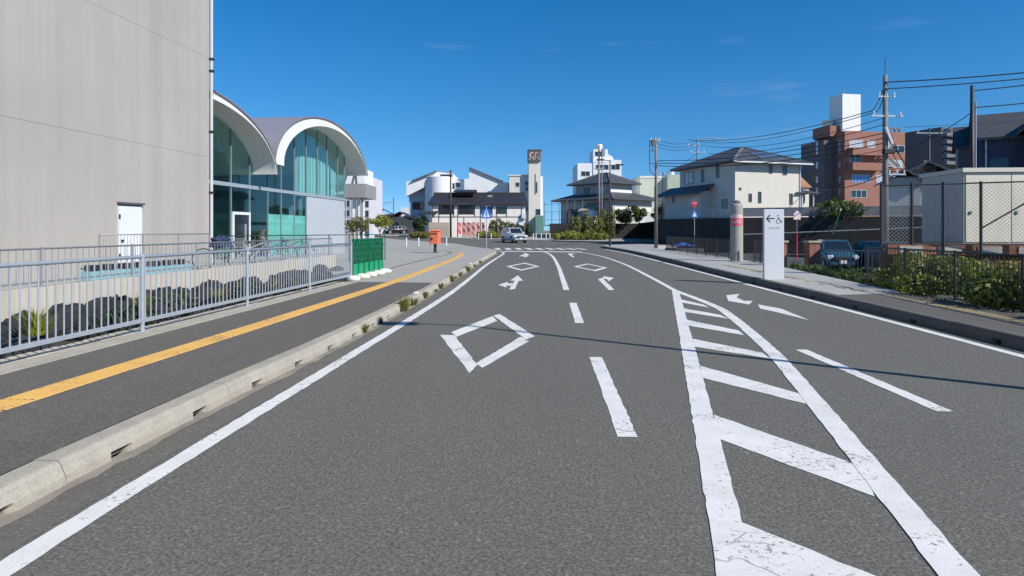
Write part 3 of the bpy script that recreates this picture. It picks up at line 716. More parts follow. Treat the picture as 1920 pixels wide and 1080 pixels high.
kwl = ['straw coloured weed sprouting at the kerb foot nearest the camera','sparse dry weed at the kerb foot just past the kerb notch','bushiest green weed clump at the left kerb foot','dry weed just beyond the bushiest kerb weed','low weed just before the bushiest kerb weed']
for i, (y, h, n, s) in enumerate(kw):
    lb = kwl[i] if i < 5 else '%s weed from the near end in the row fringing the far left kerb' % ['first','second','third','fourth','fifth','sixth','seventh','eighth','ninth'][i-5]
    weed(lb, xat(KL,y)+.04, y+.35*math.sin(i*2.3), 0, h*(1.15 if i < 5 else .95+.3*math.sin(i*1.9)), int(n*(1.2+.5*math.sin(i*3.1))), s*(1.25+.4*math.sin(i*4.7)), 60+i, WEED if i != 2 else LEAF2, 'weeds along the left kerb')
# green barrier panels with concrete weights
gt_ = []
bar_ = None
for k, lb in enumerate(('green lattice barrier panel next to the end of the railing', 'green lattice barrier panel farther from the railing')):
    y0 = 18.42+1.62*k; x0 = FX(y0)-.02; rz = math.atan2(1,.07)
    t = thing('green_barrier', lb, 'barrier', (x0,y0,PZ+.1), rz, 'green barrier panels')
    W_, H_ = 1.58, 1.1
    f = MB(); f.box(0,W_,-.02,.02,H_-.04,H_); f.box(0,W_,-.02,.02,0,.04); f.box(0,.04,-.02,.02,.04,H_-.04); f.box(W_-.04,W_,-.02,.02,.04,H_-.04); f.build('frame', GREEND, t)
    MB().box(.04,W_-.04,-.008,.008,.04,.36).build('solid_band', GREENP, t)
    lat = MB(); n = 6; zs, ze = .36, H_-.04
    cell = (W_-.08)/n
    for r in range(2):
        za = zs+(ze-zs)*r/2; zb_ = zs+(ze-zs)*(r+1)/2
        for c in range(n):
            xa = .04+c*cell; lat.bar((xa,0,za),(xa+cell,0,zb_),.016,.05); lat.bar((xa+cell,.004,za),(xa,.004,zb_),.016,.05)
    lat.build('lattice', GREEND, t)
    MB().box(.04,W_-.04,.012,.016,.36,H_-.04).build('net', glassmat('green_net%d' % k, (.16,.62,.42), .03), t)
    for x in (.5, 1.06): MB().box(x,x+.05,-.03,.012,0,.62 if x < 1 else .4).build('stile', GREEND, t)
wt = MB(); prof = [(.0,.0),(.16,.0),(.2,.05),(.18,.12),(.1,.16),(0.001,.165)]
wm = wt.lathe(0,0,[(r,z) for r,z in prof], 12).mesh('barrier_weight', WEIGHTM, True)
for k, nm in enumerate(('beside the last railing post','under the start of the near green panel','between the two green panels','under the middle of the far green panel','at the far end of the green panels')):
    y = 18.15+.82*k; tag(inst('barrier_weight', wm, None, (FX(y)+.1, y, PZ), rng.uniform(0,3), (1.0,1.25,1)), 'pale round concrete weight '+nm, 'weight', 'weights holding the green barrier')

# bicycles parked behind the thinner railing
def bicycle(label, x, y, z, rz, col):
    mat = M('bike_paint_%s' % col[0], col[1], .4, .05, 4); t = thing('bicycle', label, 'bicycle', (x,y,z), rz, 'bicycles behind the railings')
    for wx in (-.52,.52):
        pts = [(wx+.33*math.cos(a),0,.34+.33*math.sin(a)) for a in [2*math.pi*k/16 for k in range(17)]]
        wo = MB().tube(pts,.02,5).build('wheel', TYRE, t)
        sp = MB()
        for k in range(8): a = 2*math.pi*k/8; sp.bar((wx,0,.34),(wx+.32*math.cos(a),0,.34+.32*math.sin(a)),.004,.004)
        sp.build('spokes', GALV, wo)
    fr = MB()
    for a, b in (((-.52,0,.34),(-.1,0,.3)),((-.1,0,.3),(-.2,0,.78)),((-.52,0,.34),(-.18,0,.7)),((-.1,0,.3),(.38,0,.75)),((-.17,0,.62),(.36,0,.85)),((.52,0,.34),(.34,0,.98))): fr.tube([a,b],.016,6)
    fr.build('frame', mat, t); MB().tube([(.25,-.27,1.02),(.36,-.1,1.0),(.36,.1,1.0),(.25,.27,1.02)],.013,6).build('handlebar', GALV, t)
    MB().cbox(-.34,-.08,-.08,.08,.8,.87,.03).build('saddle', BLACKP, t)
    bk = MB()
    for zz in (.7,.85,.99):
        for a, b in (((.42,-.16,zz),(.74,-.16,zz)),((.74,-.16,zz),(.74,.16,zz)),((.74,.16,zz),(.42,.16,zz)),((.42,.16,zz),(.42,-.16,zz))): bk.bar(a,b,.01,.01)
    for k in range(6): bk.bar((.45+.05*k,-.16,.7),(.45+.05*k,-.16,.99),.008,.008); bk.bar((.45+.05*k,.16,.7),(.45+.05*k,.16,.99),.008,.008)
    bk.build('basket', GALV2, t); return t
bicycle('grey bicycle nearest the concrete hall corner', -9.3,20.3,.35,.3,('grey',(.3,.32,.33)))
bicycle('silver bicycle in front of the entrance door', -8.8,21.6,.35,.25,('silver',(.5,.52,.54)))
bicycle('blue bicycle behind the middle of the railing', -8.6,22.9,.35,.28,('blue',(.05,.1,.35)))
bicycle('black bicycle behind the last railing span', -8.4,24.2,.35,.22,('black',(.02,.02,.025)))
cv = MB(); leaves(cv, [(0,0,.0,.5,.25,.13)], 10, .01, 3); cv = MB().lathe(0,0,[(.3,-.14),(.27,0),(.24,.1),(.13,.14),(.01,.2)],9)
cv.v = [(x_*1.25+rng.uniform(-.05,.05), y_*.7+rng.uniform(-.05,.05), z_+rng.uniform(-.05,.05)) for x_,y_,z_ in cv.v]
tag(cv.build('bicycle_cover', M('navy_cloth', (.02,.03,.09), .8, .2, 9), None, False, (-9.25,20.2,1.22)), 'dark navy cover lying on a parked bicycle', 'cover')
gr = thing('green_pipe_rail', 'dark green pipe rail behind the parked bicycles', 'railing', (-10.2,22.5,.35), math.atan2(9,3.9))
GRD = M('dark_green_pipe', (.005,.05,.03), .6, .1, 3); MB().tube([(0,0,1.05),(9.8,0,1.05)],.022,6).build('top_rail', GRD, gr); MB().tube([(0,0,.55),(9.8,0,.55)],.018,6).build('middle_rail', GRD, gr)
for k in range(8): MB().cyl(1.4*k,0,-.2,1.07,.022).build('post', GRD, gr)

# ================================================================== STREET FURNITURE
def text(body, size, mat, parent, loc, rot=(R(90),0,0), ext=.002, name='lettering', xs=1):
    cu = bpy.data.curves.new(name, 'FONT'); cu.body = body; cu.size = size; cu.extrude = ext; cu.align_x = 'CENTER'; cu.align_y = 'CENTER'
    cu.materials.append(mat); tmp = bpy.data.objects.new(name+'_curve', cu); COL.objects.link(tmp); bpy.context.view_layer.update()
    me = bpy.data.meshes.new_from_object(tmp.evaluated_get(bpy.context.evaluated_depsgraph_get())); bpy.data.objects.remove(tmp)
    o = inst(name, me, parent, loc, rot=rot, scale=(xs,1,1)); return o
# post box
x, y = gp(816, 474, PZ)
t = thing('post_box', 'orange-red post box on a black stem at the plaza edge', 'post box', (x,y,PZ), R(-8))
MB().cbox(-.33,.33,-.26,.26,.58,1.42,.09).build('box', POSTRED, t); MB().cbox(-.36,.36,-.29,.29,1.40,1.47,.06).build('lid', POSTRED, t)
MB().cyl(0,0,.02,.6,.1,n=12).build('stem', BLACKP, t); MB().cbox(-.2,.2,-.2,.2,0,.04,.01).build('base_plate', DGREY, t)
MB().box(-.2,.2,-.275,-.255,1.2,1.27).build('slot', BLACKP, t); MB().cbox(-.24,-.1,-.28,-.25,.82,.98,.01).build('lock_plate', BLACKP, t)
# blue pedestrian crossing sign
x, y = gp(912, 467, PZ)
t = thing('crossing_sign', 'blue house-shaped pedestrian crossing sign on a thin pole at the corner', 'road sign', (x,y,PZ))
MB().cyl(0,0,0,3.35,.035,n=10).build('pole', GALV, t)
s = .36; zc = 2.78
pl_ = MB().prism([(-s,zc-.4),(s,zc-.4),(s,zc+.08),(0,zc+.52),(-s,zc+.08)], lambda u,z,q: (u,q,z), -.06, -.045).build('sign_plate', SIGNB, t)
MB().prism([(-.28,zc-.3),(.28,zc-.3),(0,zc+.3)], lambda u,z,q: (u,q,z), -.066, -.061).build('white_triangle', WHITEM, pl_)
fg = MB(); fg.prism([(.05*math.cos(a),zc+.1+.05*math.sin(a)) for a in [k*math.pi/4 for k in range(8)]], lambda u,z,q: (u,q,z), -.071, -.067)
for a, b in (((0,zc+.05),(0,zc-.08)),((0,zc-.08),(-.1,zc-.25)),((0,zc-.08),(.1,zc-.25)),((0,zc+.02),(-.1,zc-.06)),((0,zc+.02),(.1,zc-.05))): fg.bar((a[0],-.069,a[1]),(b[0],-.069,b[1]),.004,.045)
fg.build('walking_figure', SIGNB, pl_)
# white direction sign by the kerb
t = thing('direction_sign', 'tall white sign panel with arrow and wheelchair symbol by the right kerb', 'sign', (7.72,18.75,PZ), R(-3))
MB().cbox(-.29,.29,-.06,.06,0,2.07,.012).build('panel', M('sign_white', (.6,.63,.66), .45, .03, 1, streak=.05), t)
ar = MB(); ar.bar((-.21,-.063,1.80),(.02,-.063,1.80),.004,.032); ar.bar((-.215,-.063,1.80),(-.11,-.063,1.91),.004,.032); ar.bar((-.215,-.063,1.80),(-.11,-.063,1.69),.004,.032)
ar.build('arrow', INK, t)
wc = MB(); cx, cz = .125, 1.72
for k in range(12):
    a0, a1 = R(100+k*23), R(100+(k+1)*23); wc.bar((cx+.06*math.cos(a0),-.063,cz+.06*math.sin(a0)),(cx+.06*math.cos(a1),-.063,cz+.06*math.sin(a1)),.004,.012)
for a, b in (((cx-.01,1.85),(cx,1.76)),((cx,1.76),(cx+.06,1.755)),((cx+.06,1.755),(cx+.095,1.69)),((cx+.095,1.69),(cx+.12,1.70)),((cx-.005,1.81),(cx+.05,1.805))): wc.bar((a[0],-.063,a[1]),(b[0],-.063,b[1]),.004,.014)
wc.prism([(cx-.012+.02*math.cos(k*.785),1.885+.02*math.sin(k*.785)) for k in range(8)], lambda u,z,q: (u,q,z), -.065, -.061)
wc.build('wheelchair_symbol', INK, t)
text('こちらです', .066, M('sign_ink_grey', (.16,.17,.19), .6, 0, 2), t, (.0,-.062,1.51), xs=1.1)
# round pillar with cafe lettering
t = thing('cafe_pillar', 'round concrete pillar with pink and red cafe lettering behind the white sign', 'pillar', (10.58,29.9,PZ), R(-19.5))
MB().lathe(0,0,[(.29,0),(.285,2.55),(.27,2.68),(.2,2.72),(.01,2.73)],20).build('shaft', M('pillar_concrete', (.33,.32,.29), .9, .12, 2, streak=.3), t, True)
MB().lathe(.02,-.02,[(.12,2.7),(.17,2.76),(.12,2.84),(.01,2.88)],8).build('cap_stone', DGREY, t)
def band(z0, z1, mat, name, a0=-150, a1=-30, r=.291):
    mb = MB(); n = 14
    for i in range(n+1):
        a = R(a0+(a1-a0)*i/n); mb.v += [(r*math.cos(a),r*math.sin(a),z0),(r*math.cos(a),r*math.sin(a),z1)]
    for i in range(n): mb.f.append((2*i,2*i+2,2*i+3,2*i+1))
    return mb.build(name, mat, t)
band(2.02,2.18,PINKW,'pink_band'); band(1.68,2.02,REDP,'red_band')
def wraptext(body, size, z):
    o = text(body, size, WHITEM, t, (0,0,0), rot=(0,0,0), ext=.002)
    for v in o.data.vertices:
        a = v.co.x/.295; v.co = Vector((.295*math.sin(a), -.295*math.cos(a)-v.co.z, z+v.co.y))
wraptext('元気', .2, 2.1); wraptext('café', .27, 1.87)
# railings on the right
railing('ramp_railing', 'dark railing between the utility pole and the cafe pillar', (11.45,47), (11.0,32.2), PZ, 1.0, 8, .16, DARKM, .06, .05, .022)
railing('gate_railing', 'short dark railing between the cafe pillar and the white sign', (11.15,29.2), (10.95,27.2), PZ, 1.0, 3, .16, DARKM, .06, .05, .022)
BRm = MB().cbox(-.105,.105,-.05,.05,0,.06,.006).mesh('brick', BRICKM)
for k, (bx, by, lb) in enumerate(((11.05,26.2,'short brick gate pillar right beside the white sign'), (12.1,25.6,'brick gate pillar with stone cap left of the teal car'))):
    t = thing('brick_pillar', lb, 'pillar', (bx,by,PZ-.2), 0, 'brick gate pillars')
    MB().box(-.2,.2,-.2,.2,0,1.15).build('mortar_core', M('mortar', (.3,.28,.25), .95, .1, 5), t); MB().cbox(-.27,.27,-.27,.27,1.15,1.23,.02).build('cap', CONC, t)
    for r in range(16):
        o_ = .055 if r % 2 else 0
        for bxx in (-.11,.11):
            inst('brick', BRm, t, (bxx*(.9 if r%2 else 1), -.18, .02+r*.07)); inst('brick', BRm, t, (-.18, bxx*.9, .02+r*.07), R(90))
railing('lot_railing', 'thin grey railing in front of the two parked cars', (12.4,25.5), (14.5,22.6), -.25, 1.1, 4, .13, M('lot_rail_grey', (.34,.35,.36), .6, .1, 5), .06, .045, .032)
railing('bush_railing', 'black railing overgrown by the leafy vines at right', (9.68,17.3), (8.62,7.2), PZ, 1.02, 6, .13, DARKM, .05, .045, .022)
# street lamps: one at the far corner, one out of view whose shadow crosses the road
def street_lamp(label, x, y, z, H, rz):
    t = thing('street_lamp', label, 'street lamp', (x,y,z), rz, 'dark street lamps')
    MB().tube([(0,0,0),(0,0,H)],.085,12,.05).build('pole', BROWNM, t, True); MB().cyl(0,0,0,.9,.11,n=12).build('pole_base', BROWNM, t)
    for dz, l0 in ((0,-.95),(-.45,.95)):
        a = MB().tube([(0,0,H-.1+dz),(l0*.5,0,H-.02+dz),(l0,0,H+dz)],.03,8).build('arm', BROWNM, t)
        h = MB().cbox(min(l0*.55,l0*1.3),max(l0*.55,l0*1.3),-.13,.13,H-.06+dz,H+.07+dz,.04).build('lamp_head', BROWNM, a)
    return t
street_lamp('dark street lamp on the far right corner of the crossing', 8.95,58,PZ,7.9,0)
t = thing('street_lamp', 'dark street lamp on the near right pavement casting a long road shadow', 'street lamp', (7.05,5.1,PZ), R(0), 'dark street lamps')
MB().tube([(0,0,0),(0,0,7.2)],.075,12,.045).build('pole', BROWNM, t, True)
a = MB().tube([(0,0,7.15),(-.4,.05,7.3),(-.8,.1,7.35)],.035,8).build('arm', BROWNM, t); MB().cbox(-1.4,-.7,-.08,.28,7.3,7.42,.05).build('lamp_head', BROWNM, a)
# bollards along the far pavement and posts round the plaza
bm_ = MB().lathe(0,0,[(.06,0),(.06,.72),(.05,.78),(.01,.8)],8).mesh('bollard', WHITEM, True)
names = ['leftmost','second','third','fourth','fifth','sixth']
for k, px in enumerate((1000,1005,1015,1024,1031,1055)):
    x, y, _ = at(px, 450, 84.6); tag(inst('bollard', bm_, None, (x,y,g(y)+.14)), names[k]+' white bollard in the row right of the silver car', 'bollard', 'bollards on the far pavement')
for k, (px, yy, lb) in enumerate(((897,84,'white post left of the silver car'),(921,84,'white post between the sign pole and the silver car'),(837,60,'white bollard right behind the post box'),(785,58,'white post on the plaza left of the post box'),(762,56,'short white post farthest left on the plaza'))):
    x, y, _ = at(px, 450, yy); 
    o = inst('bollard', bm_, None, (x,y,g(y)+PZ)); tag(o, lb, 'bollard', 'posts round the plaza edge')
x, y, _ = at(697, 450, 50)
t = thing('white_pylon', 'plain white slab post behind the green barrier', 'post', (x,y,PZ)); MB().cbox(-.19,.19,-.1,.1,0,1.95,.015).build('slab', WHITEM, t); MB().cbox(-.25,.25,-.16,.16,0,.06,.01).build('foot', CONC, t)
# stop sign pair on the right pavement
x, y, _ = at(1302, 380, 46)
t = thing('stop_sign', 'red stop triangle above a blue sign on a pole behind the dark railing', 'road sign', (x,y,-.4))
MB().cyl(0,0,0,4.3,.03,n=8).build('pole', GALV2, t)
pt = MB().prism([(-.27,4.1),(.27,4.1),(0,3.55)], lambda u,z,q: (u,q,z), -.05, -.04).build('stop_plate', SIGNR, t)
text('止まれ', .13, WHITEM, pt, (0,-.053,3.97), xs=.9)
pb = MB().prism([(-.22,2.95),(.22,2.95),(.22,3.2),(0,3.5),(-.22,3.2)], lambda u,z,q: (u,q,z), -.05, -.04).build('blue_plate', SIGNB, t)
MB().prism([(-.16,3.0),(.16,3.0),(0,3.36)], lambda u,z,q: (u,q,z), -.056, -.052).build('white_triangle', WHITEM, pb)
x, y, _ = at(1494, 400, 44)
t = thing('red_post_sign', 'thin red post with a small white shield sign in the sunken lot', 'sign', (x,y,-.45))
MB().cyl(0,0,0,1.9,.05,n=8).build('red_post', SIGNR, t); MB().cyl(0,0,1.9,3.4,.03,n=8).build('pole', GALV2, t)
MB().prism([(-.24,2.8),(.24,2.8),(.24,3.2),(0,3.45),(-.24,3.2)], lambda u,z,q: (u,q,z), -.06, -.045).build('shield', M('pink_white_sign', (.75,.6,.58), .5, .1, 9), t)
tp_ = MB(); n = 8
for i in range(n+1):
    for j in range(n+1): tp_.v.append((-.9+1.8*i/n, -.6+1.2*j/n, .12+.3*math.exp(-((i-4)/2.4)**2-((j-4)/3)**2)+rng.uniform(-.05,.09)))
for i in range(n):
    for j in range(n): a = i*(n+1)+j; tp_.f.append((a,a+n+1,a+n+2,a+1))
tag(tp_.build('blue_tarpaulin', BLUET, None, False, (12.6,46.5,.3)), 'crumpled bright blue tarpaulin behind the ramp railing', 'tarpaulin')
tag(MB().cbox(-1.2,1.2,-.9,.9,0,.32,.05).build('sheeted_pallet', DGREY, None, False, (12.6,46.5,-.02)), 'low dark pallet carrying the blue tarpaulin', 'pallet')

# ================================================================== VEHICLES
def car(label, x, y, z, heading, paint_, Lc, W_, H_, hood=.95, belt=.95, group=None, suv=True):
    # local: front towards -y, z up
    t = thing('car', label, 'car', (x,y,z), heading, group); pm_ = paint_; w2 = W_/2; f = -Lc/2
    st = [ # y, half width, lower z, belt z
        (f+.0, w2*.72, .42, hood*.72), (f+.10, w2*.90, .30, hood*.86), (f+.35, w2*.97, .24, hood*.95), (f+Lc*.24, w2, .24, hood*1.03), (f+Lc*.30, w2, .24, belt*1.02),
        (f+Lc*.5, w2, .24, belt*1.04), (f+Lc*.8, w2, .24, belt*1.06), (f+Lc*.95, w2*.96, .28, belt*1.06), (f+Lc, w2*.86, .42, belt*1.0)]
    mb = MB(); n = 9
    for yy, hw, z0, zb in st:
        pr = [(-hw*.92,z0),(-hw,z0+.18),(-hw,zb-.18),(-hw*.95,zb-.05),(-hw*.8,zb),(hw*.8,zb),(hw*.95,zb-.05),(hw,zb-.18),(hw,z0+.18),(hw*.92,z0)]
        n = len(pr); mb.v += [(a,yy,b) for a,b in pr]
    for i in range(len(st)-1):
        for k in range(n): mb.f.append((i*n+k, i*n+(k+1)%n, (i+1)*n+(k+1)%n, (i+1)*n+k))
    mb.f.append(tuple(range(n))); mb.f.append(tuple(reversed(range((len(st)-1)*n, len(st)*n))))
    body = mb.build('body', pm_, t, True)
    # greenhouse
    y0, y1 = f+Lc*.27, f+Lc*(.97 if suv else .93); yr0, yr1 = f+Lc*.42, f+Lc*(.90 if suv else .82); b0 = belt; wr = w2*.78; wb = w2*.93
    cab = MB().add([(-wb,y0,b0),(wb,y0,b0),(wb,y1,b0),(-wb,y1,b0),(-wr,yr0,H_-.05),(wr,yr0,H_-.05),(wr,yr1,H_-.05),(-wr,yr1,H_-.05),(-wr*.85,yr0+.12,H_),(wr*.85,yr0+.12,H_),(wr*.85,yr1-.1,H_),(-wr*.85,yr1-.1,H_)],
        [(0,1,5,4),(1,2,6,5),(2,3,7,6),(3,0,4,7),(4,5,9,8),(5,6,10,9),(6,7,11,10),(7,4,8,11),(8,9,10,11)])
    cab.build('cabin', pm_, t)
    def gl(nm, quad, ins, off, ref):
        Q = [Vector(q) for q in quad]; c = sum(Q, Vector())/4; nn = (Q[1]-Q[0]).cross(Q[3]-Q[0]).normalized()
        if nn.dot(Vector(ref)) < 0: nn = -nn
        MB().add([c+(q-c)*ins+nn*off for q in Q],[(0,1,2,3)]).build(nm, CARGLASS, t)
    gl('windscreen', [(-wb,y0,b0),(wb,y0,b0),(wr,yr0,H_-.05),(-wr,yr0,H_-.05)], .88, .012, (0,-1,.5))
    gl('rear_window', [(-wb,y1,b0),(wb,y1,b0),(wr,yr1,H_-.05),(-wr,yr1,H_-.05)], .84, .012, (0,1,.3))
    for s in (-1,1):
        def lerp(a,b,q): return tuple(a[i]+(b[i]-a[i])*q for i in range(3))
        A,B,Cc,D = (s*wb,y0,b0),(s*wb,y1,b0),(s*wr,yr1,H_-.05),(s*wr,yr0,H_-.05)
        for q0,q1 in ((.06,.36),(.38,.66),(.69,.95)):
            gl('side_window', [lerp(A,B,q0),lerp(A,B,q1),lerp(D,Cc,q1),lerp(D,Cc,q0)], .84, .012, (s,0,.2))
        mi = MB().cbox(min(s*w2*.98,s*(w2+.2)),max(s*w2*.98,s*(w2+.2)),y0+Lc*.05,y0+Lc*.05+.12,belt+.02,belt+.2,.03); mi.build('mirror', pm_, t)
        MB().cbox(min(s*w2*.55,s*w2*.93),max(s*w2*.55,s*w2*.93),f-.01+.03,f+.3,hood*.66,hood*.84,.04).build('headlight', LAMPW, t)
        for yy in (f+Lc*.19, f+Lc*.79):
            tr_ = .33*H_/1.6; xx = s*(w2-.1)
            wh = MB().tube([(xx-.11,yy,tr_),(xx+.11,yy,tr_)], tr_, 18).build('wheel', TYRE, t)
            MB().tube([(xx+s*.10,yy,tr_),(xx+s*.118,yy,tr_)], tr_*.66, 14).build('rim', RIM, wh)
            MB().tube([(xx+s*.02,yy,tr_+.02),(xx+s*.105,yy,tr_+.02)], tr_*1.16, 18).build('wheel_arch', BLACKP, t)
        if suv: MB().tube([(s*wr*.86,yr0+.3,H_+.05),(s*wr*.86,yr1-.2,H_+.05)],.02,6).build('roof_rail', GALV, t)
        MB().cbox(min(s*w2*.7,s*w2*.95),max(s*w2*.7,s*w2*.95),f+Lc-.12,f+Lc+.0,belt*.7,belt*.95,.03).build('tail_light', SIGNR, t)
    MB().cbox(-w2*.5,w2*.5,f-.01,f+.12,hood*.6,hood*.76,.02).build('grille', BLACKP, t); MB().cbox(-w2*.8,w2*.8,f-.03,f+.2,.34,hood*.52,.06).build('bumper', pm_, t)
    MB().cbox(-w2*.6,w2*.6,f-.036,f+.1,.3,.4,.02).build('lower_grille', BLACKP, t)
    MB().box(-.17,.17,f-.05,f-.034,.42,.58).build('number_plate', PLATEW, t); return t
def carpaint(n, c):
    m = M(n, c, .28, .02, 1, metal=.35); m.node_tree.nodes['Principled BSDF'].inputs['Coat Weight'].default_value = .6; return m
x, y, _ = at(963, 450, 76.5)
car('silver-white sport utility car crossing the junction', x, y, g(y)+.01, R(22), carpaint('silver_paint', (.6,.63,.66)), 4.6, 1.85, 1.78, 1.02, 1.08)
x, y, _ = at(1564, 470, 32.5)
car('teal blue car parked facing the grey railing', x, y, -.43, R(-14), carpaint('teal_paint', (.04,.12,.16)), 3.6, 1.5, 1.55, .98, 1.0, 'parked cars', False)
x, y, _ = at(1668, 470, 30.5)
car('dark grey car parked beside the chain link fence', x, y, -.43, R(8), M('dark_paint', (.03,.035,.037), .35, .02, 1), 4.4, 1.72, 1.5, .95, .98, 'parked cars', False)
x, y, _ = at(742, 440, 118)
car('dark car far down the left side street', x, y, g(y)+.02, R(-60), carpaint('black_paint', (.02,.02,.025)), 4.4, 1.75, 1.5, .9, .95, None, False)

# ================================================================== BUILDINGS
def lf(t): return t
def win(t, face, u, z, w_, h, at_, mat=PANE, fm=None, sill=False, mul=0, name='window'):
    fm = fm or WHITEM; b = .05
    def bx(mb, u0,u1,d0,d1,z0,z1):
        if face == 'f': return mb.box(u0,u1,at_-d1,at_-d0,z0,z1)
        return mb.box(at_-d1,at_-d0,u0,u1,z0,z1)
    mb = MB(); bx(mb,u-b,u,0,.06,z-b,z+h+b); bx(mb,u+w_,u+w_+b,0,.06,z-b,z+h+b); bx(mb,u,u+w_,0,.06,z-b,z); bx(mb,u,u+w_,0,.06,z+h,z+h+b)
    for k in range(mul): bx(mb,u+w_*(k+1)/(mul+1)-.025,u+w_*(k+1)/(mul+1)+.025,.0,.05,z,z+h)
    o = mb.build(name, fm, t)
    for k in range(mul+1):
        bx(MB(), u+w_*k/(mul+1)+.026, u+w_*(k+1)/(mul+1)-.026, .005, .03, z+.001, z+h-.001).build('pane', mat, o)
    return o
def hip(mb, x0,x1,y0,y1,ze,zr,ov=.6,th=.14, rl=None):
    X0,X1,Y0,Y1 = x0-ov,x1+ov,y0-ov,y1+ov; cx,cy = (X0+X1)/2,(Y0+Y1)/2
    w_, d_ = X1-X0, Y1-Y0
    if rl is None: rl = abs(w_-d_)/2
    if w_ >= d_: r = [(cx-rl,cy,zr),(cx+rl,cy,zr)]
    else: r = [(cx,cy-rl,zr),(cx,cy+rl,zr)]
    v = [(X0,Y0,ze),(X1,Y0,ze),(X1,Y1,ze),(X0,Y1,ze)] + [(a,b,ze-th) for a,b in ((X0,Y0),(X1,Y0),(X1,Y1),(X0,Y1))] + r
    f = [(7,6,5,4)] + [(k,4+k,4+(k+1)%4,(k+1)%4) for k in range(4)]
    f += [(0,1,9,8),(1,2,9),(2,3,8,9),(3,0,8)] if w_ >= d_ else [(0,1,8),(1,2,9,8),(2,3,9),(3,0,8,9)]
    return mb.add(v, f), v
def hips(t, x0,x1,y0,y1,ze,zr,ov,mat,rmat,th=.14,rl=None):
    mb, v = hip(MB(),x0,x1,y0,y1,ze,zr,ov,th,rl); o = mb.build('roof', mat, t)
    rd = MB(); a, b = v[8], v[9]; w_ = (x1-x0) >= (y1-y0)
    prs = [(0,8),(1,9),(2,9),(3,8),(8,9)] if w_ else [(0,8),(1,8),(2,9),(3,9),(8,9)]
    for i, j in prs:
        if (Vector(v[i])-Vector(v[j])).length > .05: rd.bar(v[i], v[j], .22, .16)
    rd.build('ridge_tiles', rmat, o); return o
def gable(t, x0,x1,y0,y1,ze,zr,ov,mat,axis='x',th=.15,name='roof'):
    if axis == 'x': c = (y0+y1)/2; pts = [(y0-ov,ze-(zr-ze)*ov/(c-y0)),(c,zr),(y1+ov,ze-(zr-ze)*ov/(c-y0))]; fn = lambda u,z,q: (q,u,z); a,b = x0-ov,x1+ov
    else: c = (x0+x1)/2; pts = [(x0-ov,ze-(zr-ze)*ov/(c-x0)),(c,zr),(x1+ov,ze-(zr-ze)*ov/(c-x0))]; fn = lambda u,z,q: (u,q,z); a,b = y0-ov,y1+ov
    poly = pts + [(u,z-th) for u,z in reversed(pts)]
    return MB().prism(poly, fn, a, b).build(name, mat, t)

RIDGE = M('ridge_tile_pale', (.16,.16,.17), .7, .15, 2)
# --- roadside restaurant with a long tiled roof
Y0 = 96; mpp = Y0/F
def lx(px): return (px-803)*mpp
def lz(py): return (HY-py)*mpp+CAMZ
t = thing('tiled_roof_house', 'long white timber framed house with dark tiled roof and pink banners', 'house', (at(803,432,Y0)[0],Y0,0))
MB().box(.6,lx(985),0,9,.3,lz(383)).build('wall', M('pale_plaster', (.8,.76,.71), .85, .05, .8, streak=.1), t)
ro = MB(); e = lz(381); rdz = lz(361)
ro.add([(0,-.45,e),(lx(990),-.45,e),(lx(990),10,e),(0,10,e),(.3,4.5,rdz),(lx(985),4.5,rdz),(0,-.45,e-.3),(lx(990),-.45,e-.3),(lx(990),10,e-.3),(0,10,e-.3)],[(0,1,5,4),(2,3,4,5),(1,2,5),(3,0,4),(0,6,7,1),(1,7,8,2),(2,8,9,3),(3,9,6,0),(9,8,7,6)])
ro = ro.build('roof', ROOFK, t); MB().box(.3,lx(985),4.3,4.7,rdz-.05,rdz+.28).build('ridge_tiles', ROOFK, ro)
mo = MB(); mo.box(lx(853),lx(886),2.6,6.4,rdz-.3,lz(357)); mo.build('roof_monitor', TIMBER, ro); gable(ro, lx(851),lx(887),2.2,6.8,lz(357),lz(352),.3,ROOFK,'x',.12,'monitor_roof')
for a,b,c,d_ in ((823,851,386,401),(861,889,386,401),(903,922,388,400),(931,949,388,400)):
    win(t,'f',lx(a),lz(d_),lx(b)-lx(a),lz(c)-lz(d_),0,PANE,TIMBER,mul=3)
bmz = [MB().box(0.6,lx(985),-.03,0,lz(407.5),lz(406))]
bmz[0].build('timber_beam', TIMBER, t); MB().box(.6,lx(985),-.03,0,lz(385.5),lz(383)).build('timber_beam', TIMBER, t)
for px in (811,823,851,859,890,901,923,931,950,978): MB().box(lx(px)-.05,lx(px)+.05,-.05,0,lz(406),lz(385)).build('timber_post', TIMBER, t)
for px in (823,870,901): MB().box(lx(px)-.04,lx(px)+.04,-.05,0,.5,lz(407.5)).build('timber_post', TIMBER, t)
sh = MB().box(lx(804),lx(842),-.12,-.02,.5,lz(417)).build('garage_shutter', M('beige_shutter', (.42,.36,.3), .7, .08, 1), t)
for k in range(7): MB().box(lx(804),lx(842),-.14,-.121,.6+.25*k,.62+.25*k).build('shutter_slat', M('shutter_line', (.3,.26,.22), .7, .1, 1), sh)
MB().box(lx(868),lx(892),-.06,0,.5,lz(418)).build('shop_front', M('shop_shutter', (.45,.36,.3), .7, .1, 1), t)
aw = MB(); aw.add([(lx(788),-2.0,lz(402)),(lx(822),-2.0,lz(400)),(lx(822),.0,lz(395)),(lx(790),.0,lz(397)),(lx(788),-2.0,lz(404)),(lx(822),-2.0,lz(402)),(lx(822),0,lz(397)),(lx(790),0,lz(399))],[(0,1,2,3),(7,6,5,4),(0,4,5,1),(1,5,6,2),(3,2,6,7),(0,3,7,4)]); aw.build('side_awning', ROOFK, t)
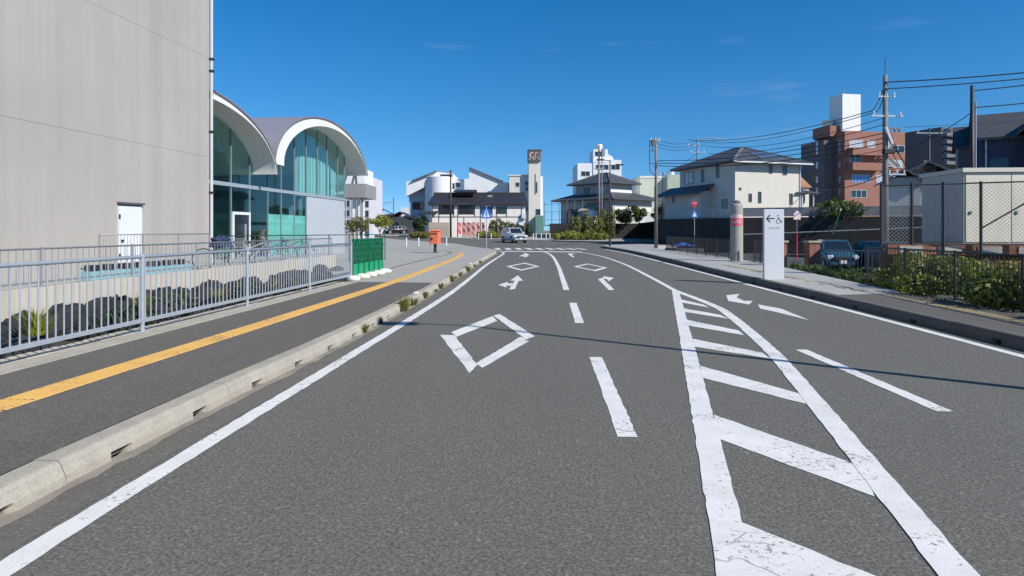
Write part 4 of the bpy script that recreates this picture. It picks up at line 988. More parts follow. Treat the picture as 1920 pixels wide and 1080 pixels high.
MB().box(lx(908),lx(921),-.05,0,lz(388),lz(385)).build('white_board', WHITEM, t); MB().box(lx(913),lx(922),3.0,3.3,lz(371),lz(364)).build('skylight', GREYW, ro)
MB().box(lx(978),lx(986),-.4,-.1,lz(410),lz(400)).build('air_conditioner', WHITEM, t)
for k, px in enumerate((858,866,875,884,893,903)):
    bx_, by_, _ = at(px,430,93.2); bo = thing('nobori_banner', ['leftmost','second','third','fourth','fifth','rightmost'][k]+' pink-red banner hanging before the tiled roof house', 'banner', (bx_,by_,g(by_)+.1), R(rng.uniform(-25,25)), 'pink-red banners')
    MB().cyl(0,0,0,2.2,.018,n=6).build('pole', WHITEM, bo); b_ = MB(); n = 8
    for i in range(n+1):
        z_ = 2.15-1.75*i/n; o1 = .05*math.sin(i*1.3+k); b_.v += [(.02+o1*.3,o1,z_),(.5+o1,-o1*1.4,z_-.04)]
    for i in range(n): b_.f.append((2*i,2*i+1,2*i+3,2*i+2))
    b_.build('cloth', BANNER, bo)
# --- white modern building behind
Y0 = 130; mpp = Y0/F
t = thing('white_modern_building', 'white modern building with curved wall and slanting roofs behind the tiled house', 'building', (at(762,432,Y0)[0],Y0,0))
def lx(px): return (px-762)*mpp
pf = lambda u,z,q: (u,q,z)
MB().prism([(0,lz(340)),(lx(773),lz(340)),(lx(819),lz(322)),(lx(850),lz(326)),(lx(850),1),(lx(797),1),(lx(797),lz(350)),(0,lz(368))], pf, 0, 14).build('upper_block', WHITEB, t)
MB().prism([(.2,.8),(lx(798),.8),(lx(798),lz(352)),(.2,lz(367))], pf, 2.2, 13.8).build('recessed_wall', M('white_wall_shade_tone', (.36,.42,.5), .8, .05, .7), t)  # blue-grey is the shade under the overhang, painted into the wall
rf = MB(); rf.bar((lx(773),-.3,lz(340)+.1),(lx(819),-.3,lz(322)+.12),.6,.22); rf.build('roof_edge', DGREY, t)
cyw = MB(); r_ = (lx(850)-lx(800))/2
cyw.lathe(lx(825),1.0,[(r_,.8),(r_,lz(332)),(r_-.2,lz(331.5)),(.1,lz(331.5))],32); cyw.build('curved_wall', WHITEB, t, False)
MB().box(lx(850),lx(872),.6,13,.8,lz(336)).build('middle_block', WHITEB, t)
MB().prism([(lx(871),.8),(lx(871),lz(336)),(lx(880),lz(336)),(lx(880),lz(316)),(lx(943),lz(342)),(lx(970),lz(344)),(lx(970),.8)], pf, -.8, 12).build('wedge_block', WHITEB, t)
rf = MB(); rf.bar((lx(880),-.9,lz(316)+.12),(lx(943),-.9,lz(342)+.12),.6,.24); rf.build('roof_edge', DGREY, t)
win(t,'f',lx(771),lz(392),1.5,1.5,2.2,PANE,DGREY); win(t,'f',lx(783),lz(392),.9,1.5,2.2,PANE,DGREY); win(t,'f',lx(826),lz(332),2.4,.5,-0.0,PANE,DGREY); win(t,'f',lx(845),lz(354),.8,1.1,.0,PANE,DGREY)
win(t,'f',lx(953),lz(361),1.6,1.6,-.8,PANE,WHITEM,mul=1); win(t,'f',lx(854),lz(350),.9,.9,.6,PANE,WHITEM)
for px in (820,836): MB().box(lx(px),lx(px)+.9,2,3,lz(325),lz(319)).build('roof_unit', M('roof_unit', (.3,.2,.17), .7, .2, 3), t)
# --- cream tower with the emblem box
Y0 = 122; mpp = Y0/F
def lx(px): return (px-955)*mpp
t = thing('cream_tower_building', 'cream building with slim tower carrying a dark emblem box', 'building', (at(955,432,Y0)[0],Y0,0), 0)
MB().box(0,lx(992),0,10,.8,lz(329)).build('wall', CREAM, t); MB().box(lx(953.5),lx(992.5),-.15,10.1,lz(330),lz(327.5)).build('parapet', CREAM, t)
MB().box(lx(991),lx(1013),-1.2,4,.8,lz(285)).build('tower', CREAM, t); MB().box(lx(1013)-.02,lx(1018),.4,8,.8,lz(330)).build('side_wing', WHITEB, t)
bx = MB().cbox(lx(989.3),lx(1013.5),-1.6,1.5,lz(303.5),lz(284),.12).build('emblem_box', M('emblem_dark', (.1,.11,.09), .7, .35, 6), t)
MB().box(lx(989),lx(1015),-1.66,1.6,lz(284),lz(282)).build('box_cap', DGREY, bx)
em = MB()
for c_, mt, nm in ((996.8,PINKW,'left_ring'),(1006,M('rose_print', (.6,.3,.33), .7, .1, 5),'right_ring')):
    em = MB(); cx_, cz_ = lx(c_), lz(293)
    for k in range(11):
        a0, a1 = R(50+k*26), R(50+(k+1)*26); em.bar((cx_+.34*math.cos(a0),-1.63,cz_+.52*math.sin(a0)),(cx_+.34*math.cos(a1),-1.63,cz_+.52*math.sin(a1)),.03,.2)
    em.build(nm, mt, bx)
em = MB()
for a, b in (((991,301),(996,297)),((996,297),(1001,301)),((1001,300),(1006,297)),((1006,297),(1012,301))): em.bar((lx(a[0]),-1.63,lz(a[1])),(lx(b[0]),-1.63,lz(b[1])),.03,.16)
em.build('zigzag', M('emblem_pale', (.4,.42,.38), .7, .1, 4), bx)
MB().box(lx(1002.5),lx(1004),-1.26,-1.19,lz(365),lz(327)).build('tower_slot', DGREY, t); MB().box(lx(1005),lx(1007),-1.26,-1.19,lz(362),lz(342)).build('tower_window', PANE, t)
for a, b in ((967,350),(984,348),(985,358)): win(t,'f',lx(a),lz(b),.7,.8,0,PANE,WHITEM)
win(t,'f',lx(984),lz(395),.9,.9,0,PANE,WHITEM); win(t,'f',lx(1004),lz(404),.9,1.2,-1.2,PANE,WHITEM)
MB().box(lx(1003),lx(1018),-3,-1.3,.8,lz(405)).build('green_annex', M('green_annex', (.12,.24,.2), .8, .1, 1), t)
# --- white stepped building with the round tank
Y0 = 150; mpp = Y0/F
def lx(px): return (px-1083)*mpp
t = thing('white_stepped_building', 'white stepped building with round water tank above the old house', 'building', (at(1083,432,Y0)[0],Y0,0))
MB().box(0,lx(1112),0,12,1,lz(306)).build('wall', WHITEB, t); MB().box(lx(1112)+.01,lx(1165),-.2,12,1,lz(300)).build('wall', WHITEB, t)
MB().box(lx(1112)+.2,lx(1141),1,8,lz(301),lz(279)).build('stair_tower', WHITEB, t); MB().cyl(lx(1127),3,lz(280),lz(268),.75,n=16).build('water_tank', M('tank_cream', (.72,.7,.6), .6, .05, 2), t, True)
MB().prism([(lx(1141),lz(300)),(lx(1141),lz(288)),(lx(1150),lz(293)),(lx(1152),lz(300))], pf, 1, 7).build('sloped_block', WHITEB, t)
for a, b, w_ in ((1117,292,2.2),(1117,318,3),(1146,318,2),(1090,330,2)): win(t,'f',lx(a),lz(b),w_,1.1,-.2 if a > 1112 else 0,PANE,WHITEM,mul=1) if b > 300 else win(t,'f',lx(a),lz(b),w_,1.1,1,PANE,WHITEM,mul=1)
# --- traditional house with two tiers of hipped tiled roof
cx_, cy_, _ = at(1150,432,88)
t = thing('traditional_house', 'traditional house with two tiers of grey hipped tile roofs above the hedge', 'house', (cx_,cy_,0), R(40))
PLG = M('house_plaster', (.42,.41,.39), .85, .07, 1)
MB().box(.8,9.6,.8,11.2,2.3,6.05).build('wall', PLG, t); MB().box(2.2,7.2,2.6,9.4,6.0,8.5).build('upper_wall', PLG, t)
hips(t, .6,9.8,.6,11.4,6.1,8.0,.9,ROOFT,RIDGE); hips(t, 2.2,7.2,2.6,9.4,8.5,10.2,1.0,ROOFT,RIDGE)
MB().box(2.4,7.0,2.54,2.6,7.15,7.5).build('white_band', WHITEB, t); MB().box(1.2,9.2,.72,.8,4.3,4.9).build('white_band', WHITEB, t)
win(t,'f',3.2,3.0,1.6,1.6,.8,PANE,TIMBER,mul=1); win(t,'f',6.0,2.8,2.2,1.9,.8,PANEL,WHITEM,mul=1); win(t,'l',3.6,6.9,1.4,1.1,2.2,PANEL,WHITEM,mul=1); win(t,'l',6.6,6.9,1.0,1.0,2.2,PANE,TIMBER)
win(t,'l',7.5,2.8,2.2,1.9,.8,PANE,TIMBER,mul=2); win(t,'l',2.6,3.1,1.8,1.5,.8,PANE,TIMBER,mul=1)
sc_ = MB()
for k in range(6):
    sc_.bar((-.9,5+1.6*k,2.3),(-.9,5+1.6*k,6.0),.06,.06)
for z_ in (3.2,4.4,5.6): sc_.bar((-.9,5,z_),(-.9,13,z_),.05,.05)
sc_.build('scaffold_frame', M('scaffold_blue', (.12,.2,.28), .6, .1, 2), t)
pch = MB(); pch.add([(-.6,3.2,4.6),(.8,2.4,5.6),(.8,5.4,5.6),(-1.6,5.4,4.4),(-.6,3.2,4.5),(.8,2.4,5.5),(.8,5.4,5.5),(-1.6,5.4,4.3)],[(0,1,2,3),(7,6,5,4),(0,4,5,1),(2,6,7,3),(3,7,4,0)]); pch.build('porch_roof', M('porch_tan', (.4,.33,.25), .8, .1, 1), t)
MB().box(-.7,.79,3.3,5.2,2.3,4.45).build('porch_wall', WHITEB, t)
# --- pale green block far behind
Y0 = 155; mpp = Y0/F
def lx(px): return (px-1200)*mpp
t = thing('pale_green_block', 'pale green blank block far behind the utility pole', 'building', (at(1200,432,Y0)[0],Y0,0))
MB().box(0,lx(1250),0,10,1,lz(330)).build('wall', M('pale_cream_green', (.56,.6,.5), .85, .05, .6), t); MB().box(lx(1248),lx(1300),-2,9,1,lz(329)).build('wall', M('pale_green_siding', (.42,.47,.37), .85, .06, .6), t)
MB().cyl(lx(1263),2,lz(329),lz(320),.7,n=12).build('roof_tank', WHITEM, t); MB().box(0,lx(1250),-.1,.0,lz(334),lz(331)).build('parapet_band', WHITEB, t)
# --- dark retaining walls
def wallrun(name, label, a, b, z0, z1, th=.4, mat=BLACKWALL, cap=None):
    a = Vector(a); b = Vector(b); d = b-a; t_ = thing(name, label, 'wall', (a.x,a.y,0), math.atan2(d.y,d.x))
    n = max(1, int(d.length/3))
    for k in range(n): MB().box(d.length*k/n+.006, d.length*(k+1)/n-.006, 0, th, z0, z1).build('wall_panel', mat, t_)
    MB().box(0,d.length,.05,th-.03,z0,z1-.03).build('wall_core', mat, t_)
    if cap: MB().box(-.05,d.length+.05,-.06,th+.05,z1,z1+.12).build('coping', cap, t_)
    return t_
wallrun('far_retaining_wall', 'black retaining wall behind the hedge at the junction', (5.2,87.5), (20.5,86.5), 0, 2.55)
wallrun('near_retaining_wall', 'black retaining wall below the beige house', (14.9,66), (20.0,57.5), -.5, 2.75)
wallrun('lot_retaining_wall', 'long black retaining wall behind the sunken parking lot', (20.0,57.4), (37,50), -.5, 2.75)
wallrun('lot_retaining_wall', 'dark retaining wall behind the concrete utility pole', (37.05,50), (44,44), -.5, 2.9)
pr_ = MB(); pr_.tube([(19.5,55.5,1.2),(27,52.3,1.55),(36,48.3,2.0)], .07, 6)
tag(pr_.build('wall_pipe', GALV2), 'pale handrail pipe running along the dark lot wall', 'pipe')
ter = MB(); ter.add([(15.2,66.3,2.6),(20.1,57.9,2.6),(37,50.4,2.6),(44,44.4,2.6),(75,60,2.6),(75,110,2.6),(20,110,2.6)],[(0,1,2,3,4,5,6)]); ter.add([(5.2,87.8,2.4),(20.5,86.8,2.4),(24,110,2.4),(5.2,112,2.4)],[(0,1,2,3)])
struct('raised_terrace', ter, GROUND)
# slat fence on the wall top
t = thing('slat_fence', 'grey slat fence on top of the dark lot wall', 'fence', (20.4,57.7,2.78), math.atan2(-7.3,16.8))
for k in range(7): MB().box(2.62*k+.03,2.62*k+2.58,-.02,.02,.06,.8).build('fence_panel', FENCEP, t); MB().box(2.62*k-.03,2.62*k+.03,-.03,.05,0,.86).build('post', GALV2, t)
MB().box(0,18.3,-.03,.03,.8,.85).build('top_rail', GALV2, t)
railing('terrace_railing', 'pale railing on the wall beside the beige house', (15.2,66.2), (20.1,57.8), 2.76, .8, 5, .3, GALV2, .05, .04, .02)
# --- beige house
t = thing('beige_house', 'beige two storey house with dark hipped roof above the dark wall', 'house', (21.3,60.6,0), R(18))
MB().box(0,7.7,0,9.4,2.6,8.25).build('wall', BEIGE, t)
rfo = hips(t, 0,7.7,0,9.4,8.25,10.15,.75,ROOFT,RIDGE,.16)
sp_ = MB(); 
def rsl(x_, s_): return 8.25+ (10.15-8.25)*(s_)
# solar panels on the front slope
for k in range(3):
    a = .18; b_ = .62; x0_ = 3.0+1.0*k
    y0_ = -.75+a*4.6; y1_ = -.75+b_*4.6; z0_, z1_ = 8.25+1.9*a+.06, 8.25+1.9*b_+.06
    MB().add([(x0_,y0_,z0_),(x0_+.95,y0_,z0_),(x0_+.95,y1_,z1_),(x0_,y1_,z1_),(x0_,y0_,z0_-.05),(x0_+.95,y0_,z0_-.05),(x0_+.95,y1_,z1_-.05),(x0_,y1_,z1_-.05)],[(0,1,2,3),(0,4,5,1),(1,5,6,2),(3,2,6,7),(0,3,7,4)]).build('solar_panel', M('solar_panel', (.09,.11,.14), .15, .1, 1, spec=.8), rfo)
gut = MB(); gut.bar((-.8,-.82,8.1),(8.5,-.82,8.1),.12,.12); gut.build('gutter', WHITEM, rfo)
for u, z, w_, h in ((4.0,7.2,.25,.75),(5.6,7.1,.4,.8),(1.6,4.4,.25,.7),(2.7,4.3,.25,1.0),(6.4,4.2,.28,1.0),(.5,5.5,.15,.15)): win(t,'f',u,z,w_,h,0,PANE,DGREY)
for u, z, w_, h in ((6.9,6.6,1.5,1.2),(5.0,6.6,.35,1.2),(2.5,6.9,.35,1.3),(3.9,4.0,.35,1.0),(1.2,3.7,.7,.9)): win(t,'l',u,z,w_,h,0,PANEL if w_ > 1 else PANE,DGREY,mul=1 if w_ > 1 else 0)
MB().box(-1.2,-.01,3.8,10.6,2.6,5.6).build('side_wing', BEIGE, t)
wr_ = MB(); wr_.add([(-2.0,3.2,5.35),(-2.0,11.4,5.35),(0.0,11.4,6.3),(0.0,3.2,6.3),(-2.0,3.2,5.2),(-2.0,11.4,5.2),(0.0,11.4,6.15),(0.0,3.2,6.15)],[(3,2,1,0),(4,5,6,7),(0,1,5,4),(1,2,6,5),(3,0,4,7)]); wr_.build('wing_roof', ROOFT, t); win(t,'l',8.6,4.6,.3,.6,-1.2,PANE,DGREY)
MB().box(7.71,9.4,1.2,6.5,2.6,5.3).build('porch_wall', BEIGE, t); pr2 = MB(); pr2.add([(7.0,-.4,5.3),(10.0,-.4,5.3),(10.0,7,5.3),(7.0,7,5.3),(8.2,1.4,5.9),(8.9,5,5.9)],[(0,1,4),(1,2,5,4),(2,3,5),(3,0,4,5),(3,2,1,0)]); pr2.build('porch_roof', ROOFT, t)
for x_ in (7.9,9.3): MB().cyl(x_,.0,2.6,5.3,.06,n=8).build('porch_post', WHITEM, t)
MB().cyl(7.6,-.08,2.6,8.1,.045,n=8).build('downpipe', WHITEM, t)
# house with orange tiled roof behind the porch
x_, y_, _ = at(1492,432,76)
t = thing('orange_tile_house', 'small house with orange tiled roof behind the beige house', 'house', (x_,y_,0), R(12)); MB().box(0,1.8,0,4,2.6,7.0).build('wall', CREAM, t)
gable(t,0,1.8,0,4,7.0,8.4,.2,tilemat('orange_tile', (.4,.22,.11), 2.5, .3),'x')
# --- red apartment building
t = thing('red_apartment', 'red-brown tiled apartment block with white rooftop tower', 'building', (at(1584,432,110)[0],110,0), R(10))
zt = lambda py: (HY-py)*110/F+CAMZ
m1 = 110/F
MB().box(0,11.9,0,8,2.5,zt(250)).build('wall', BRICKR, t); MB().box(0,11.9,-.0,8.2,zt(249.9),zt(245)).build('parapet', BRICKR, t)
MB().box(-2.2,0.0,2.5,9,2.5,zt(260)).build('side_wing', BRICKG, t); MB().box(-1.2,3.2,2.2,7,zt(252),zt(232)).build('stair_block', BRICKR, t)
MB().box(.7,4.3,1.5,5,zt(248),zt(172)).build('rooftop_tower', WHITEB, t); MB().cyl(2.2,3,zt(172),zt(160),.04).build('antenna', GALV2, t)
MB().cyl(-.3,4,zt(232),zt(219),.95,n=14).build('water_tank', M('tank_cream', (.72,.7,.6), .6, .05, 2), t); MB().cyl(.7,4.6,zt(232),zt(222),.6,n=12).build('water_tank', M('tank_cream', (.72,.7,.6)), t)
fr = MB()
for x_ in (8.6,9.6,10.8,11.7): fr.bar((x_,1,zt(250)),(x_,1,zt(235)),.28,.28)
fr.bar((8.5,1,zt(236)),(11.8,1,zt(236)),.3,.3); fr.build('roof_frame', DGREY, t)
for zz in (262,290): 
    b_ = MB().box(.4,6.2,-1.5,0,zt(zz+30),zt(zz+16)).build('balcony', BRICKR, t); MB().box(.45,6.15,-1.4,-.01,zt(zz+15.9)-.9,zt(zz+15.9)-.9+.05).build('balcony_floor', CONC, b_)
for u, py, w_, mt, ml in ((.9,276,2.6,PANEL,3),(4.4,276,1.4,PANEL,1),(7.6,278,1.3,PANEL,1),(9.2,284,2.5,PANE,1),(.9,303,2.2,PANE,1),(8.4,312,3.0,PANEL,5),(1.4,341,3.4,PANEB,4),(6.2,341,4.0,PANEL,5),(1.2,370,3,PANE,2)): win(t,'f',u,zt(py),w_,1.25,0,mt,WHITEM,mul=ml)
for z_ in (271,285,312,340,362): win(t,'l',4.0,zt(z_),.7,1.2,-2.2,PANEL,DGREY); win(t,'l',1.0,zt(z_)-.2,.6,1.2,0,PANEL,DGREY)
stp = MB()
for k in range(8): stp.box(6.4+.38*k,6.4+.38*k+.5,-1.1,-.02,zt(292)-.36*k-.14,zt(292)-.36*k)
stp.bar((6.4,-1.1,zt(285)),(9.6,-1.1,zt(312)),.08,.5); stp.build('outside_stair', BRICKG, t)
# --- grey gabled house right of the utility pole
k1 = 60/F; gz = lambda py: 1.6+(432-py)*k1
def lx(px): return (px-1665)*k1
t = thing('grey_gabled_house', 'grey house with dark gabled roofs behind the chain link fence', 'house', (at(1665,432,60)[0],60,0), R(-24))
GH = M('light_grey_wall', (.4,.41,.44), .85, .07, .7)
MB().box(0,lx(1716),0,6,2.6,gz(333)).build('wall', GH, t); gable(t,0,lx(1716),0,6,gz(333),gz(317),.5,ROOFT,'y',.18); MB().box(.02,lx(1716)-.02,-.04,-.004,gz(334),gz(332)).build('eave_band', DGREY, t)
MB().box(lx(1695),lx(1785),3.5,10,2.6,gz(322)).build('back_wall', GH, t); gable(t,lx(1695),lx(1785),3.5,10,gz(322),gz(298),.5,ROOFT,'y',.18); win(t,'f',lx(1734),gz(319),.9,.5,3.5,PANE,DGREY)
MB().cyl(lx(1741),6,gz(298),gz(292),.2,n=8).build('roof_finial', DGREY, t)
# --- navy house and dark flats on the far right
ROOFP = M('plain_dark_roof', (.06,.063,.068), .6, .2, 2)
t = thing('navy_house', 'dark navy house with grey roof at the right picture edge', 'house', (at(1838,432,42)[0],42,0), R(-32)); k1 = 42/F
MB().box(0,9,0,5,1.0,1.6+(432-252)*k1).build('wall', NAVY, t); gable(t,0,9,0,5,1.6+(432-252)*k1,1.6+(432-205)*k1,.4,ROOFP,'x',.18)
MB().box(2.2,6,-.9,-.01,1.0,1.6+(432-246)*k1).build('front_bay', NAVY, t); gable(t,2.2,6,-.9,2.4,1.6+(432-246)*k1,1.6+(432-196)*k1,.4,ROOFP,'y',.16)
MB().box(-1.1,-.02,2,5,1,1.6+(432-262)*k1).build('side_wall', DGREY, t); gable(t,-1.1,.6,2,5,1.6+(432-262)*k1,1.6+(432-222)*k1,.2,ROOFP,'x',.16)
win(t,'f',3.3,5.2,1.2,.8,-.9,PANE,DGREY); win(t,'f',.5,5.5,1.0,.8,0,PANE,DGREY); MB().cyl(.3,-.1,1,7.6,.05,n=8).build('downpipe', WHITEM, t)
t = thing('dark_flats', 'dark grey block of flats between the grey house and navy house', 'building', (at(1765,432,120)[0],120,0), R(20)); k1 = 120/F
MB().box(0,9,0,12,1,1.6+(432-238)*k1).build('wall', M('dark_flats_wall', (.1,.1,.105), .85, .1, .6), t)
for r_ in range(5):
    z_ = 1.6+(432-(252+13*r_))*k1; MB().box(-.0,9,-1.1,-.02,z_-.5,z_+.15).build('balcony', M('dark_balcony', (.14,.14,.145), .85, .1, .6), t)
    for c_ in range(3): win(t,'f',.7+2.8*c_,z_+.25,1.6,.9,0,PANE,DGREY,mul=1)
# --- buildings beyond the plaza on the left
t = thing('apartment_block', 'pale lilac apartment block beyond the glass hall', 'building', (at(645,432,100)[0],100,0), R(0)); k1 = 100/F
MB().box(-2.0,4.0,0,10,.6,1.6+(432-330)*k1).build('wall', M('lilac_render', (.6,.58,.64), .85, .05, .8), t)
MB().box(-1.9,3.2,-.8,-.02,.6,1.6+(432-372)*k1).build('front_wing', GREYW, t)
for r_ in range(5):
    z_ = 1.6+(432-(352+18*r_))*k1
    win(t,'f',3.42,z_,.42,.9,0,PANE,DGREY); win(t,'f',2.7,z_,.3,.9,0,PANE,DGREY)
    if r_ > 1:
        for c_ in range(2): win(t,'f',.0+.62*c_,z_,.5,1.0,-.8,PANE,WHITEM)
t = thing('braced_canopy', 'grey slab canopy with white upper wall and dark braces beyond the glass hall', 'building', (at(640,432,62)[0],62,0)); k1 = 62/F
zz = lambda py: 1.6+(432-py)*k1
def lx(px): return (px-640)*k1
MB().box(0,lx(683),0,4,zz(345),zz(316)).build('upper_wall', WHITEB, t); MB().box(-.2,lx(688),-.6,4.2,zz(371),zz(345.2)).build('slab', M('canopy_grey', (.25,.25,.25), .8, .08, 1), t)
for a, b in (((646,344),(654,317)),((661,344),(668,317)),((667,317),(669,344))): MB().bar((lx(a[0]),-.04,zz(a[1])),(lx(b[0]),-.04,zz(b[1])),.06,.14).build('brace', DGREY, t)
for px in (660,668,676): MB().box(lx(px),lx(px)+.28,.2,.5,.1,zz(371.2)).build('column', WHITEB, t)
MB().box(lx(680)-.05,lx(680)+.05,-.3,-.2,.1,zz(371.2)).build('column', DGREY, t)
for k, (px, yy, w_, h_, lb) in enumerate(((698,205,6.5,5.8,'small white house with dark gable far behind the white pylon'),(722,190,5,3.6,'low pale house right of the small gabled house'))):
    x_, y_, _ = at(px,432,yy); t = thing('small_house', lb, 'house', (x_,y_,1.2), R(6), 'small houses far left'); MB().box(0,w_,0,7,0,h_).build('wall', WHITEB, t); gable(t,0,w_,0,7,h_,h_+1.7,.5,ROOFK,'y' if k == 0 else 'x',.2)
    win(t,'f',w_*.25,h_*.55,1.4,1.1,0,PANE,DGREY); win(t,'f',w_*.65,h_*.6,1.0,.9,0,PANE,DGREY)
x_, y_, _ = at(728,432,128); t = thing('dark_shed', 'dark low building in shade at the end of the side street', 'building', (x_,y_,1)); MB().box(0,4.6,0,6,0,3.3).build('wall', M('shed_dark', (.05,.055,.065), .9, .2, 1), t); gable(t,0,4.6,0,6,3.3,4.4,.3,ROOFK,'y')
win(t,'f',1.0,1.2,1.2,1.1,0,PANE,DGREY)
x_, y_, _ = at(752,432,150); t = thing('white_annex', 'narrow white annex left of the white modern building', 'building', (x_,y_,1)); MB().box(0,2,0,6,0,6.0).build('wall', WHITEB, t); win(t,'f',.6,3,.7,.9,0,PANE,DGREY)

# ================================================================== RIGHT: PLATFORM, SHED, CHAIN LINK FENCE
PLX0, PLX1 = 11.9, 24
plm = thing('steel_platform', 'rusty orange steel platform under the beige shed', 'platform', (PLX0,20.1,-.45), R(-11))
MB().prism([(0,0),(11,0),(11,4.6),(3.4,4.6)], lambda u,w_,q: (u,w_,q), 1.36, 1.58).build('deck', CONCD, plm); MB().box(-.03,11.1,-.1,-.005,1.3,1.6).build('edge_beam', RUST, plm)
MB().bar((-.02,.0,1.45),(3.3,4.6,1.45),.08,.3).build('edge_beam', RUST, plm)
for k in range(6): MB().box(.3+2.1*k,.5+2.1*k,.3,.5,0,1.36).build('leg', ORANGE if k > 2 else RUST, plm)
MB().box(.4,10.6,-.02,.08,.95,1.12).build('cross_beam', ORANGE, plm)
MB().box(.0,10.9,.6,.68,0,1.3).build('back_board', M('platform_board', (.2,.12,.09), .9, .3, 2), plm)
for k in range(9): MB().box(.3+1.1*k,.95+1.1*k,-.125,-.101,1.34,1.56).build('faded_plate', M('faded_plate', (.5,.45,.38), .8, .2, 3), plm)
sh = thing('storage_shed', 'beige flat roofed storage shed behind the chain link fence', 'shed', (15.3,21.5,1.15), R(-4))
SHB = M('shed_beige', (.66,.62,.51), .75, .06, 1.2, streak=.12); SHG = M('shed_side_shade_tone', (.5,.5,.45), .75, .06, 1)  # side sheets greyer: shade of the left face put into the colour
MB().box(0,6,0,2.4,0,2.42).build('wall', SHB, sh); MB().box(-.08,6.08,-.1,2.5,2.42,2.56).build('roof', M('shed_roof', (.6,.57,.48), .6, .05, 1), sh)
for k in range(4):
    dl = MB().box(.06+1.48*k,1.5+1.48*k,-.03,-.004,.06,2.38).build('door_panel', SHB, sh); MB().cbox(.14+1.48*k,.24+1.48*k,-.06,-.031,1.0,1.1,.01).build('handle', DGREY, dl)
for k in range(6): MB().box(-.03,-.004,.03+.4*k,.41+.4*k,.04,2.4).build('side_sheet', SHG, sh)
CL = Vector((11.72,20.15)); CE = Vector((18.0,18.35)); dcl = CE-CL; Lc = dcl.length
cf = thing('chain_link_fence', 'dark framed chain link fence along the steel platform', 'fence', (CL.x,CL.y,1.12), math.atan2(dcl.y,dcl.x))
posts = [0.0,.86,1.72,2.72,3.95,5.1,6.5]
pm = MB().cyl(0,0,-.3,1.98,.045,n=8).mesh('post', DARKM)
for p in posts: inst('post', pm, cf, (p,0,0))
MB().tube([(0,0,1.9),(6.5,0,1.98)],.028,6).build('top_rail', DARKM, cf); MB().tube([(0,0,.06),(6.5,0,.06)],.025,6).build('bottom_rail', DARKM, cf)
MB().bar((2.75,.03,.55),(3.95,.03,1.35),.04,.04).build('brace', DARKM, cf); MB().bar((3.95,.03,1.3),(5.1,.03,1.85),.04,.04).build('brace', DARKM, cf)
WIRE = M('chain_link_wire', (.3,.32,.32), .5, .1, 6, metal=.3); WIRED = M('chain_link_dark', (.06,.07,.06), .6, .1, 6)
for i, (a, b) in enumerate(zip(posts, posts[1:])):
    mb = MB(); w_ = b-a-.08; s = .115; x0_ = a+.04; H_ = 1.83
    n = int((w_+H_)/s)+1
    for k in range(n):
        c0 = -H_+k*s
        for sg in (1,-1):
            xa, xb = max(0,c0), min(w_,c0+H_)
            if xb-xa < .02: continue
            za, zb_ = xa-c0, xb-c0
            p = (x0_+(xa if sg > 0 else w_-xa), .003*sg, .07+za); q = (x0_+(xb if sg > 0 else w_-xb), .003*sg, .07+zb_)
            mb.bar(p, q, (.012 if i == 0 else .005), (.012 if i == 0 else .005))
    mb.build('wire_mesh', WIRE if i == 0 else WIRED, cf)

# ================================================================== POLES AND CABLES
def utility_pole(label, x, y, z0, zt_, r=.17, arms=(), mat=POLEC, steps=True, spike=0):
    t = thing('utility_pole', label, 'utility pole', (x,y,z0), 0, 'utility poles'); H = zt_-z0
    MB().tube([(0,0,0),(0,0,H)], r, 12, r*.62).build('pole', mat, t, True)
    if spike: MB().cyl(0,0,H,H+spike,.03,n=6).build('spike', DGREY, t)
    for (zz, x0_, x1_, dy) in arms:
        a = MB().bar((x0_,-.12,zz-z0),(x1_,-.12+dy,zz-z0),.08,.09).build('crossarm', GALV, t)
        for k in range(3):
            q = x0_+(x1_-x0_)*(.08+.42*k); MB().lathe(q,-.12+dy*(.08+.42*k),[(.03,zz-z0+.05),(.06,zz-z0+.1),(.04,zz-z0+.16),(.06,zz-z0+.2),(.02,zz-z0+.26)],8).build('insulator', CERAM, a)
    if steps:
        sm_ = MB()
        for k in range(int((H-2.5)/.45)): sm_.bar((0,0,2.2+.45*k),((r+.12)*(1 if k%2 else -1),0,2.2+.45*k),.02,.02)
        sm_.build('step_bolts', DGREY, t)
    return t
p3 = utility_pole('tall concrete utility pole with many cables above the parking lot', 22.35,38,-.45,10.9,.19,((8.45,-.9,1.1,.2),(9.6,-.5,.6,.1),(4.95,.1,1.2,.1)),spike=1.0)
MB().bar((-.1,-.2,8.2+.0),(.3,-.2,7.2),.16,.16).build('cable_clamp', M('clamp_grey', (.5,.5,.5),.6,.1,3), p3); MB().cbox(-.35,.35,-.5,-.2,6.6,6.9,.05).build('cable_joint', BLACKP, p3)
p1 = utility_pole('utility pole with dark switch gear on top near the junction', 11.8,52,.1,9.2,.15,((8.9,-.5,.3,0),))
mb = MB()
for a, b in (((-.55,0,8.9),(-.55,0,7.0)),((-.55,0,7.0),(-.1,0,6.9)),((-.45,0,8.9),(-.1,0,8.95)),((-.55,0,8.0),(-.1,0,8.0)),((-.3,0,8.9),(-.3,0,8.0))): mb.bar((a[0],-.1,a[1+1]),(b[0],-.1,b[2]),.05,.05)
mb.build('gear_frame', DARKM, p1); MB().cbox(-.42,-.05,-.25,.05,8.45,8.95,.05).build('switch_box', DGREY, p1); MB().tube([(-.55,-.1,7.0),(-.5,-.1,6.3),(-.15,-.1,6.0)],.03,6).build('drop_cable', CABLE, p1)
p2 = utility_pole('utility pole with a lamp arm rising behind the beige house', 21.9,75,2.5,12.5,.15,((11.6,-1.2,.3,0),(10.8,-.9,.9,0)))
